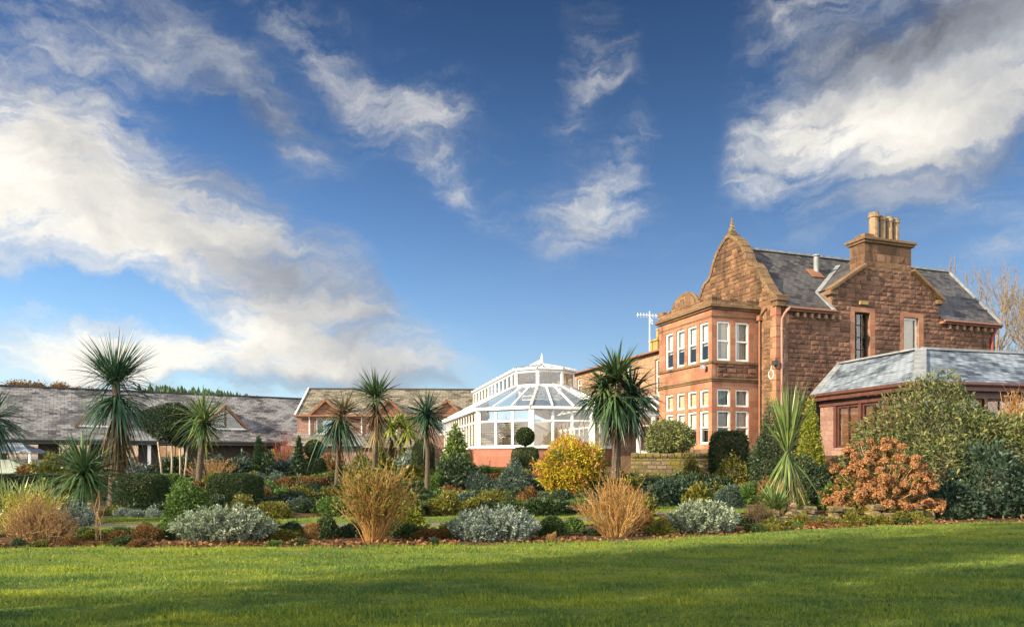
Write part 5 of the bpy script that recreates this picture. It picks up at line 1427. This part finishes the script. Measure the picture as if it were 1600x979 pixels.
shrub('green_shrub', 'bright green conical leafy shrub between the clipped evergreens', 'shrub', 294, 15.6, 88, 741, 'green', .065, .036, 'mound', .9, cover=3.0, lobes=8, base=.8)
shrub('green_shrub', 'glossy yellow green bush at the foot of the large twig shrub', 'shrub', 642, 14.9, 54, 783, 'ygreen', .09, .045, 'mound', .9, cover=2.8, lobes=6)
shrub('low_shrub', 'small dark mound shrub at the end of the wide silver shrub', 'shrub', 455, 14.2, 52, 808, 'dark', .04, .02, 'mound', .9, cover=2.8, lobes=5)
shrub('low_shrub', 'dark rounded mound shrub right of the silver grey shrub', 'shrub', 862, 14.4, 46, 806, 'box', .04, .022, 'mound', .9, cover=3.2, lobes=0, shell=(.85, 1))
shrub('low_shrub', 'rusty brown low shrub left of the wide silver shrub', 'shrub', 232, 13.7, 68, 819, 'brown', .045, .02, 'mound', .6, cover=2.6, lobes=7)
shrub('low_shrub', 'rusty brown low shrub below the low palm', 'shrub', 183, 13.5, 46, 826, 'brown', .045, .02, 'mound', .6, cover=2.4, lobes=6)
shrub('low_shrub', 'small brown tuft left of the large twig shrub', 'shrub', 493, 14.1, 42, 816, 'straw', .05, .012, 'mound', .7, cover=2.4, lobes=5, up=.8)
shrub('low_shrub', 'brownish low shrub between the right twig shrub and the pale silver shrub', 'shrub', 1032, 14.7, 56, 806, 'olive', .05, .02, 'mound', .7, cover=2.2, lobes=6)
shrub('low_shrub', 'yellow olive low bush right of the broad clipped dome', 'shrub', 428, 18.5, 76, 778, 'olive', .06, .03, 'mound', .8, cover=2.6, lobes=7)
shrub('low_shrub', 'grey green edging shrub between the mossy stones', 'shrub', 1272, 17.0, 42, 802, 'teal', .04, .016, 'mound', .8, cover=2.4, lobes=5)
shrub('low_shrub', 'feathery dark green fern mound under the big evergreen', 'shrub', 1462, 18.6, 84, 790, 'dark', .10, .02, 'mound', .8, cover=2.6, lobes=7, up=.4)

# yellow and red pieris
r_, a, H = shrub('pieris_bush', 'yellow green bush with red young shoots in front of the conservatory', 'shrub', 888, 24, 124, 677, 'yellow', .12, .045, 'ellipsoid', .9, cover=2.6, lobes=15, base=.62)
SEED[0] -= 1
foliage(r_, 'red_shoots', a * 1.02, a * .92, H * 1.02, 'ellipsoid', 'red', .11, .04, .30, 15, 0, .5, .8, .6, (.9, 1.0), .62)
foliage(r_, 'inner_foliage', a * .95, a * .85, H * .85, 'ellipsoid', 'green', .12, .045, 1.6, 9, 0, .2, .6, .8, (.5, .95), .75, cx=.15, cy=.2)

# mid garden shrubs
shrub('broadleaf_shrub', 'tall loose light green shrub against the conservatory base wall', 'shrub', 712, 31, 62, 664, 'light', .19, .09, 'cone', 1, cover=2.6, lobes=12, up=.1, base=.75)
shrub('broadleaf_shrub', 'dark lower skirt of leaves round the loose light green shrub', 'shrub', 708, 30, 92, 714, 'dark', .15, .07, 'mound', .8, cover=2.2, lobes=9)
shrub('blue_shrub', 'blue green feathery shrub below the conservatory sill', 'shrub', 800, 28.5, 66, 722, 'teal', .11, .03, 'mound', .9, cover=2.6, lobes=10, up=.1)
shrub('blue_shrub', 'dark blue green spreading shrub left of the feathery one', 'shrub', 752, 29, 62, 736, 'teal', .11, .03, 'mound', .9, cover=2.6, lobes=9)
shrub('blue_shrub', 'blue green drooping shrub at the feet of the pieris', 'shrub', 818, 26.5, 40, 742, 'teal', .11, .03, 'mound', .9, cover=2.6, lobes=7)
shrub('laurel_shrub', 'glossy dark green shrub right of the straw twig shrub', 'shrub', 1040, 23, 92, 737, 'rhodo', .13, .06, 'mound', .8, cover=2.6, lobes=10)
shrub('laurel_shrub', 'yellowish green leafy shrub beneath the retaining wall', 'shrub', 1012, 26.5, 84, 728, 'olive', .11, .05, 'mound', .7, cover=2.4, lobes=9)
shrub('moss_shrub', 'mossy golden creeper hanging on the retaining wall', 'creeper', 1082, 29.4, 54, 712, 'olive', .06, .04, 'mound', .35, cover=2.2, lobes=7)
shrub('low_shrub', 'round blue green cushion shrub below the ivied pier', 'shrub', 1138, 22, 56, 748, 'teal', .07, .018, 'mound', .9, cover=3.2, lobes=4, up=.5)
shrub('low_shrub', 'bright green cushion beside the round blue green one', 'shrub', 1102, 22.5, 44, 760, 'green', .07, .02, 'mound', .9, cover=2.6, lobes=5)
shrub('variegated_bush', 'rounded variegated bush on the terrace in front of the bay', 'shrub', 1047, 31.8, 78, 655, 'varieg', .10, .05, 'ellipsoid', .9, cover=3.0, lobes=9, base=.88)
clip('ivied_pier', 'square ivy clad gate pier below the bay windows', 1139, 29.6, 58, 673, 'box', .6, 'box', None, None, .075, .05, 'pier', 3.2)
shrub('ivy_tangle', 'tangled ivy and stems at the foot of the square ivied pier', 'shrub', 1150, 28.4, 120, 714, 'olive', .09, .05, 'mound', .5, cover=2.2, lobes=9, br=26)
shrub('dark_bush', 'dark rounded bush behind the young palm beside the bay', 'shrub', 1207, 27.5, 76, 645, 'dark', .10, .05, 'mound', .9, cover=2.8, lobes=8, base=.86)
shrub('dark_bush', 'low dark tangle under the golden green conifer', 'shrub', 1268, 22.5, 110, 702, 'dark', .10, .045, 'mound', .7, cover=2.2, lobes=9, br=18)
shrub('dark_bush', 'dark twiggy bush behind the low palm rosette', 'shrub', 128, 26, 78, 679, 'olive', .10, .035, 'mound', .9, cover=1.6, lobes=8, br=30)
shrub('big_evergreen', 'huge spreading evergreen bush with pale tipped leaves in front of the pavilion', 'shrub', 1497, 21.5, 318, 606, 'elae', .15, .05, 'mound', .7, cover=3.0, lobes=34, base=.78, nmax=60000, br=20)
shrub('rhododendron', 'large dark rhododendron at the right edge below the big evergreen', 'shrub', 1562, 19.6, 196, 697, 'rhodo', .16, .055, 'mound', .8, cover=2.6, lobes=14, nmax=36000, br=14)
shrub('rhododendron', 'dark broad leaved bush low between the hydrangea and the right edge', 'shrub', 1490, 18.9, 110, 742, 'rhodo', .14, .05, 'mound', .7, cover=2.4, lobes=10)

# dried hydrangea
d_ = 18.6; g = at(1376, d_); hy = empty('hydrangea', g, 0, 'big dried hydrangea with rusty brown mophead flowers', 'shrub')
a, H = 90 * d_ / F, ztop(672, d_) - g.z
paths, tips = [], []
HP = []
while len(HP) < 96:
    D = rdir(1)[0]; D[2] = abs(D[2]); D[1] = -abs(D[1]) if rng.uniform() < .7 else D[1]
    p = D * np.array([a, a * .7, H * .93]) * rng.uniform(.72, 1.0)
    if p[2] < .25: continue
    if all(np.linalg.norm(p - q) > .16 for q in HP): HP.append(p)
    elif rng.uniform() < .02: HP.append(p)
for p in HP:
    s_ = np.array([rng.normal() * .25, rng.normal() * .15, -.03]); m = np.array([p[0] * .4 + s_[0] * .5, p[1] * .4, p[2] * .55]); t = np.linspace(0, 1, 7)[:, None]
    paths.append(((1 - t) ** 2 * s_ + 2 * t * (1 - t) * m + t * t * p, np.linspace(.018, .007, 7)))
V, Fc = twig_arrays(paths, 5); np_mesh('stems', V, Fc, M['cane_pale'], hy)
foliage(hy, 'foliage', a * .9, a * .6, H * .8, 'mound', 'brown', .10, .05, .3, 9, 0, .0, .5, 1.0, (.3, 1.0))
foliage(hy, 'green_leaves', a * .9, a * .6, H * .7, 'mound', 'olive', .10, .05, .2, 9, 0, .0, .5, 1.0, (.3, 1.0))
protos = []
for v_ in range(3):
    D = rdir(420); D[:, 2] = np.where(D[:, 2] < -.35, -D[:, 2], D[:, 2])
    r0 = .13; V, Fc = leaf_arrays(D * r0 * rng.uniform(.7, 1, (420, 1)) * np.array([1, 1, .92]), unit(np.cross(D, rdir(420))) + D * .35, .048, .042, .1, .05)
    o_ = np_mesh('flower_head', V, Fc, L_['rust'], hy); protos.append(o_)
for i, p in enumerate(HP):
    o_ = protos[i] if i < 3 else protos[i % 3].copy()
    if i >= 3: COL.objects.link(o_); o_.parent = hy
    s_ = rng.uniform(.55, 1.25); o_.location = p; o_.scale = (s_, s_, s_); o_.rotation_euler = (rng.uniform(-.5, .5), rng.uniform(-.5, .5), rng.uniform(0, 6))

# rows of low planting between the grass strips and below the bungalow
def row(label, name, cat, spots, mat, L, W, group, **kw):
    for (px, d, wpx, top) in spots: shrub(name, label, cat, px, d, wpx, top, mat, L, W, 'mound', .8, group, br=0, **kw)
row('low dark heather mound in the row between the grass strips', 'heather_mound', 'heather', [(440 + k * 42, 21.6 + .8 * math.sin(k * 2), 54, 787 + 3 * math.sin(k * 1.7)) for k in range(9)], 'dark', .06, .02, 'dark heather mounds in a row', cover=2.4, lobes=7, up=.5)
row('low olive heather mound behind the dark heather row', 'heather_mound', 'heather', [(452 + k * 44, 24.0 + .5 * math.sin(k * 3), 52, 780 + 2 * math.sin(k * 2.3)) for k in range(9)], 'olive', .06, .02, 'olive heather mounds in a row', cover=2.2, lobes=7, up=.5)
row('russet heather tuft near the feet of the pieris', 'heather_mound', 'heather', [(735, 23.2, 34, 777), (868, 20.5, 40, 792), (905, 20.8, 36, 795), (700, 23.0, 34, 782)], 'brown', .06, .02, 'russet heather tufts', cover=2.0, lobes=7, up=.6)
shrub('low_shrub', 'small golden shrub behind the silver grey shrub', 'shrub', 752, 22.5, 30, 776, 'yellow', .08, .03, 'mound', .9, cover=2.6, lobes=6)
row('low green cushion growing against the mossy stone edging', 'cushion_plant', 'plant', [(1206 + k * 25, 16.35 + .1 * k, 34, 806 - k + 6 * math.sin(k * 2.1)) for k in range(10)], 'olive', .05, .022, 'cushions along the stone edging', cover=2.1, lobes=6, up=.3)
# clipped terrace hedges
def hedge(label, x0, d0, x1, d1, top, thick, mat, L=.08, W=.045):
    p0, p1 = at(x0, d0), at(x1, d1); c = (p0 + p1) / 2; c.z = G(c.x, c.y)
    root = empty('clipped_hedge', c, math.atan2(p1.y - p0.y, p1.x - p0.x), label, 'hedge', 'clipped hedges on the terrace edge')
    a = (p1 - p0).length / 2; H = max(.25, ztop(top, (d0 + d1) / 2) - c.z)
    n = int(min(24000, 4.2 * (a * 2 * (H * 2 + thick) + thick * H * 2) / (L * W * .5)))
    P = rng.uniform(-1, 1, (n, 3)); k = rng.integers(0, 3, n)
    P[k == 0, 2] = rng.uniform(.82, 1.02, (k == 0).sum()); P[k != 0, 1] = np.sign(P[k != 0, 1]) * rng.uniform(.75, 1.03, (k != 0).sum())
    und = .06 * np.sin(P[:, 0] * a * 2.1) + .04 * np.sin(P[:, 0] * a * 5 + 1)
    Q = np.stack([P[:, 0] * a, P[:, 1] * thick / 2, (P[:, 2] * .5 + .5) * H * (1 + und)], 1)
    N = np.zeros((n, 3)); N[k == 0, 2] = 1; N[k != 0, 1] = np.sign(P[k != 0, 1])
    leaves('foliage', Q, unit(N * .35 + rdir(n) * .9), L, W, L_[mat], root)
    branches(root, a, thick / 2, H, 10, .02)
hedge('long clipped dark hedge on the terrace edge under the bungalow', 180, 33, 420, 36, 753, .9, 'green')
hedge('yellowing hedge on the terrace edge left of the heather', 400, 33.5, 520, 35, 745, 1.0, 'olive')
hedge('dark hedge behind the large twig shrub', 520, 35, 690, 35.5, 746, .9, 'box')
hedge('hedge far left behind the sword leaves', -60, 31, 175, 32, 741, .9, 'dark')
hedge('dark low hedge behind the terrace grass by the blue shrubs', 690, 30.5, 830, 30, 757, .8, 'dark')
row('grey green low shrub along the foot of the bungalow', 'foundation_shrub', 'shrub', [(285 + k * 30, 43 + (k % 3), 40, 716 + 5 * math.sin(k * 1.9)) for k in range(6)], 'teal', .10, .04, 'foundation shrubs along the bungalow', cover=2.2, lobes=7, up=.3)
row('grey lavender mound along the foot of the pink wing', 'lavender_mound', 'lavender', [(505, 38, 36, 727), (540, 38, 40, 724), (566, 40, 44, 716), (606, 42, 40, 722), (640, 42, 36, 719), (480, 37, 30, 732)], 'silver2', .09, .025, 'lavender mounds before the pink wing', cover=2.4, lobes=6, up=.6)
row('dark green low shrub in the bed below the terrace hedge', 'bedding_shrub', 'shrub', [(250, 26, 50, 762), (420, 27, 60, 760), (470, 28, 54, 756), (510, 27.5, 48, 758), (560, 28, 60, 756), (610, 28, 56, 758), (650, 27, 50, 762)], 'dark', .09, .04, 'bedding shrubs below the terrace hedge', cover=2.2, lobes=8)
row('silvery low tuft at the foot of the clipped ball', 'bedding_tuft', 'shrub', [(190, 19.3, 26, 792), (212, 19, 26, 796), (240, 19, 30, 795), (262, 19.2, 24, 797)], 'silver2', .07, .016, 'silvery tufts', cover=1.8, lobes=5, up=.9)
row('low fern in the shade under the ivied pier', 'fern_tuft', 'fern', [(1090, 25, 40, 752), (1170, 23.5, 44, 750), (1200, 22.5, 40, 758), (1245, 21.5, 44, 752), (1300, 21.5, 50, 745)], 'green', .14, .03, 'ferns under the pier', cover=1.8, lobes=6, up=.5)

def filler(label, name, cat, group, n, x0, x1, y0, y1, mats, wlo, whi, hlo, hhi, L=.075, W=.03, dense=2.0):
    proto = {}
    for i in range(n):
        x = x0 + (x1 - x0) * (i + rng.uniform(.1, .9)) / n; y = rng.uniform(y0, y1) if y1 else float(edge_y(x)) + (rng.uniform(.15, .5) if i % 2 else rng.uniform(1.3, 2.2)); k = int(rng.integers(0, len(mats) * 2))
        wd_, ht_ = rng.uniform(wlo, whi), rng.uniform(hlo, hhi)
        if not y1 and i % 2:
            if any(abs(x - c_) < 1.0 for c_ in (-5.57, -.35, 4.12, -2.6, 2.1)): continue
            wd_ *= .55; ht_ *= .5
        if k not in proto:
            r_ = empty(name, (x, y, G(x, y)), 0, label, cat, group)
            f_ = foliage(r_, 'foliage', .5, .45, .5, 'mound', mats[k % len(mats)], L, W, dense, 8, 0, .4, .6, .8); proto[k] = (r_, f_)
        else:
            r_ = proto[k][0].copy(); COL.objects.link(r_); f_ = proto[k][1].copy(); COL.objects.link(f_); f_.parent = r_; r_.location = (x, y, G(x, y))
        r_.rotation_euler = (0, 0, rng.uniform(0, 6)); r_.scale = (wd_, wd_, ht_ * 2)
filler('small low clump in the mixed bed behind the first grass strip', 'bedding_clump', 'shrub', 'clumps in the mixed bed', 96, -11, 4.5, 19.2, 25.6, ['dark', 'olive', 'box', 'teal', 'dark', 'olive', 'brown', 'green'], .8, 1.6, .25, .65)
filler('leafy clump in the bed before the terrace hedge', 'terrace_clump', 'shrub', 'clumps before the terrace hedge', 70, -14, 4.8, 29.0, 33.5, ['dark', 'olive', 'green', 'teal', 'brown'], .9, 1.6, .4, .8)
filler('dark leafy clump in the bed left of the heather', 'bedding_clump', 'shrub', 'clumps in the left bed', 60, -24, -8.5, 18.8, 30, ['dark', 'green', 'olive', 'teal'], .8, 1.5, .3, .7)
filler('low clump under the shrubs below the villa terrace', 'terrace_clump', 'shrub', 'clumps below the villa terrace', 56, 3.5, 13.5, 22.5, 28.5, ['dark', 'olive', 'rhodo', 'dark', 'brown'], .9, 1.7, .4, .9, .1, .045)
filler('little plant between the shrubs along the front border', 'border_clump', 'shrub', 'little plants along the front border', 110, -13, 10, 0, 0, ['dark', 'olive', 'green', 'brown', 'box', 'olive', 'straw'], .4, .9, .14, .42)
filler('tall clump on the terrace in front of the bungalow and wing', 'bedding_clump', 'shrub', 'clumps on the bungalow terrace', 34, -26, -5, 36.5, 41.5, ['dark', 'olive', 'brown', 'teal', 'silver2', 'green'], 1.1, 2.2, .6, 1.5, .11, .045)

# ------------------------------------------------------------------ trees
def tree_paths(base, h, r, seed, spread=.5, levels=5, up=.25, kids=3):
    r_ = random.Random(seed); paths, ends = [], []
    def go(p, d, ln, rad, lv):
        n = 5; pts = [np.array(p)]; q = np.array(p); dd = Vector(d)
        for k in range(n):
            dd = (dd + Vector((r_.gauss(0, .10), r_.gauss(0, .10), r_.gauss(0, .06) + up * .15))).normalized()
            q = q + np.array(dd) * ln / n; pts.append(q)
        r1 = rad * (.62 if lv else .4); paths.append((np.array(pts), np.linspace(rad, r1, n + 1)))
        if lv == 0: ends.append(pts[-1]); return
        for k in range(kids if lv < levels else kids + 1):
            t = r_.uniform(.45, 1.0); j = min(n, int(t * n) + 1)
            nd = (dd + Vector((r_.gauss(0, spread), r_.gauss(0, spread), r_.gauss(0, spread * .5) + up))).normalized()
            go(pts[j], nd, ln * r_.uniform(.58, .8), max(.020, r1 * r_.uniform(.55, .75)), lv - 1)
        go(pts[-1], (dd + Vector((0, 0, up))).normalized(), ln * .75, r1, lv - 1)
    go(base, Vector((0, 0, 1)), h * .3, r, levels)
    return paths, ends
dT = 60; g = at(1573, dT)
bt = empty('bare_tree', g, 0, 'leafless winter tree with yellow sunlit bark behind the villa', 'tree')
M['bark_sun'] = plain('lichen_bark', (.17, .13, .085), .85, .35, 4, .4)
pth, _ = tree_paths((0, 0, 0), 18.5, .27, 5, .5, 5, .2, 3)
V, Fc = twig_arrays(pth[:3], 8); np_mesh('trunk', V, Fc, M['bark_sun'], bt, smooth=True)
V, Fc = twig_arrays(pth[3:], 4); np_mesh('crown', V, Fc, M['bark_sun'], bt)
g = at(1612, 56); bt2 = empty('bare_tree', g, 0, 'second leafless tree partly beyond the right edge', 'tree')
pth, _ = tree_paths((0, 0, 0), 14.0, .22, 9, .5, 5, .2, 3)
V, Fc = twig_arrays(pth[:3], 8); np_mesh('trunk', V, Fc, M['bark_sun'], bt2, smooth=True)
V, Fc = twig_arrays(pth[3:], 4); np_mesh('crown', V, Fc, M['bark_sun'], bt2)

# trees beside the lawn, out of the view to the left, that throw the long shadows
trees = [(-15.7, .06, (.72, .72, 1.7), 'tallest'), (-15.6, -2.4, (1, 1, 1.05), 'leaning'), (-12.9, -3.6, (.9, .9, .95), 'small'), (-22.9, -3.6, (1.1, 1.1, 1.1), 'rearmost'), (-11.0, -7.0, (1, 1, 1.1), 'broad'), (-20.5, 0.2, (.6, .6, .9), 'slender'), (-16.2, 1.0, (.55, .55, 2.0), 'loftiest'), (-13.9, -1.2, (.5, .5, 1.7), 'narrow')]
proto = None
for (x, y, hc, wd_) in trees:
    if proto is None:
        root = empty('lawn_tree', (x, y, 0), 0, f'{wd_} leafy tree beside the lawn left of the camera', 'tree', 'shade trees beside the lawn')
        pth, ends = tree_paths((0, 0, 0), 11.0, .28, 3, .6, 3, .15, 3)
        V, Fc = twig_arrays(pth, 5); tk = np_mesh('trunk', V, Fc, M['bark'], root)
        E = np.array(ends); k = rng.integers(0, len(E), 3000)
        crn = leaves('crown', E[k] + rng.normal(scale=.5, size=(3000, 3)), rdir(3000), .30, .18, L_['green'], root)
        proto = (root, tk, crn)
    else:
        root = proto[0].copy(); COL.objects.link(root); root['label'] = f'{wd_} leafy tree beside the lawn left of the camera'
        for ch in proto[1:]: c = ch.copy(); COL.objects.link(c); c.parent = root
    root.location = (x, y, 0); root.scale = hc; root.rotation_euler = (0, 0, x)

# far woods on the hill
n = 420; Px = np.concatenate([rng.uniform(-150, -138, 40), rng.uniform(-173, -134, 160), rng.uniform(-133, -98, 220)]); Py = rng.uniform(322, 350, n)
Vs, Fs = [], []
for i in range(n):
    z_ = hz(np.array([Px[i]]), np.array([Py[i]]))[0]; h_ = rng.uniform(10, 14.5); w_ = h_ * .24; m = 7
    for lv in range(4):
        zb = z_ + h_ * (.12 + .22 * lv); zt_ = z_ + h_ * min(1, .45 + .2 * lv); rr = w_ * (1 - .22 * lv)
        th = np.arange(m) / m * 2 * PI + lv; o_ = sum(len(v) for v in Vs)
        Vs.append(np.concatenate([np.stack([Px[i] + rr * np.cos(th) * rng.uniform(.7, 1.1, m), Py[i] + rr * np.sin(th), np.full(m, zb)], 1), [[Px[i], Py[i], zt_]]]))
        Fs.append(np.array([[o_ + j, o_ + (j + 1) % m, o_ + m] for j in range(m)]))
tag(np_mesh('conifer_forest', np.concatenate(Vs), np.concatenate(Fs), L_['conifer']), 'dark conifer plantation on the far ridge above the bungalow roof', 'forest', None, 'stuff')
n = 26; Px = rng.uniform(-272, -222, n); P_, D_ = [], []
for i in range(n):
    y_ = rng.uniform(372, 392); z_ = hz(np.array([Px[i]]), np.array([y_]))[0]; k = 220; s_ = rng.uniform(1.6, 3.2)
    P_.append(rng.normal(size=(k, 3)) * np.array([s_, s_, s_ * .7]) * .6 + np.array([Px[i], y_, z_ + s_])); D_.append(rdir(k))
tag(leaves('hilltop_woods', np.concatenate(P_), np.concatenate(D_), 1.3, .6, L_['brown'], None), 'far reddish winter trees on the heather hill', 'woods', None, 'stuff')

# ------------------------------------------------------------------ grass and fallen leaves
def grass_mat():
    m, nt = mat_new('grass_blade')
    g = nt.add('ShaderNodeNewGeometry'); ob = nt.add('ShaderNodeTexCoord').outputs['Object']
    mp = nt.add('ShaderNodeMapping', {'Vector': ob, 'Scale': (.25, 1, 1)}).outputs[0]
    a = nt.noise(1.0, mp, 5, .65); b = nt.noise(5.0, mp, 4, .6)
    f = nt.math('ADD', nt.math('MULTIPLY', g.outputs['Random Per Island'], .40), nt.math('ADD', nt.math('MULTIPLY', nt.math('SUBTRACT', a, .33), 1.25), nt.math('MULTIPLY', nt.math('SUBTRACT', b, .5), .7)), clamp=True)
    cc = nt.ramp(f, [(0, (.035, .09, .04)), (.33, (.10, .19, .045)), (.66, (.30, .35, .035)), (1, (.56, .49, .05))])  # streaks put blue-green shade and yellow sunlight into the blade colour
    p = nt.add('ShaderNodeBsdfPrincipled', {'Base Color': cc, 'Roughness': .5, 'Specular IOR Level': .3})
    mx = nt.add('ShaderNodeMixShader', {0: .5, 1: p.outputs[0], 2: nt.add('ShaderNodeBsdfTranslucent', {0: cc}).outputs[0]})
    finish(nt, mx.outputs[0]); return m
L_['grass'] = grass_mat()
L_['litter'] = leaf_mat('litter_leaf', [(.06, .028, .016), (.16, .075, .035), (.34, .19, .09)], .15, .8, .15)
def grass(name, label, x, y, hgt, wid, off):
    n = len(x); z = gz(x, y) + off
    clump = np.sin(x * 3.1 + np.sin(y * 2.3)) * np.sin(y * 4.7 + np.sin(x * 1.9) * 2)
    h = (hgt * rng.uniform(.45, 1.2, n) * (1 + .6 * clump))[:, None]; D = unit(rng.normal(size=(n, 3)) * .55 + np.array([0, 0, 1.])); S = unit(np.cross(D, rdir(n)))
    b_ = np.stack([x, y, z], 1); wv = wid * rng.uniform(.6, 1.3, (n, 1)); V = np.empty((n, 3, 3)); V[:, 0] = b_ - S * wv; V[:, 1] = b_ + S * wv; V[:, 2] = b_ + D * h
    return tag(np_mesh(name, V.reshape(-1, 3), np.arange(n * 3).reshape(n, 3), L_['grass']), label, 'grass', None, 'stuff')
n = 420000; u = rng.uniform(0, 1, n)
gy = 5.0 * (18.0 / 5.0) ** u; gx = rng.uniform(-1, 1, n) * (gy * .80 + 1.5)
ok = gy < edge_y(gx) + .03 + rng.normal(scale=.11, size=n); gx, gy = gx[ok], gy[ok]
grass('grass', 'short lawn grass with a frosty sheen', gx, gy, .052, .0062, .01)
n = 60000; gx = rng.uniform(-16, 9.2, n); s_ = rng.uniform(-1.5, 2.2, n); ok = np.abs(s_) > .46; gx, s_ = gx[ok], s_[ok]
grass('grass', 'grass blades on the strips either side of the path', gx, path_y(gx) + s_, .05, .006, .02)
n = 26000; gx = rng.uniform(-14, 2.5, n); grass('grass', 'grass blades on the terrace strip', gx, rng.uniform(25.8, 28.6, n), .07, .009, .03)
n = 7000
lx = rng.uniform(-14, 15, n); ly = edge_y(lx) + .05 + np.abs(rng.normal(scale=.55, size=n)); keep = rng.uniform(0, 1, n) < .55 + .45 * np.sin(lx * 1.3 + np.sin(lx * .7) * 2)
lx, ly = lx[keep], ly[keep]; lz = gz(lx, ly) + rng.uniform(.0, .05, len(lx)); D = rdir(len(lx)); D[:, 2] *= .3
tag(leaves('fallen_leaves', np.stack([lx, ly, lz], 1), D, .085, .055, L_['litter'], None, .2, 0.0), 'rusty fallen leaves along the front of the border', 'leaves', None, 'stuff')
n = 230; lx = rng.uniform(-9, 13, n); ly = edge_y(lx) - np.abs(rng.exponential(1.0, n)); ok = ly > 6; lx, ly = lx[ok], ly[ok]; D = rdir(len(lx)); D[:, 2] *= .3
tag(leaves('fallen_leaves', np.stack([lx, ly, np.full(len(lx), .035)], 1), D, .06, .04, L_['litter'], None, .25, 0.0), 'single fallen leaves lying on the lawn', 'leaves', None, 'stuff')
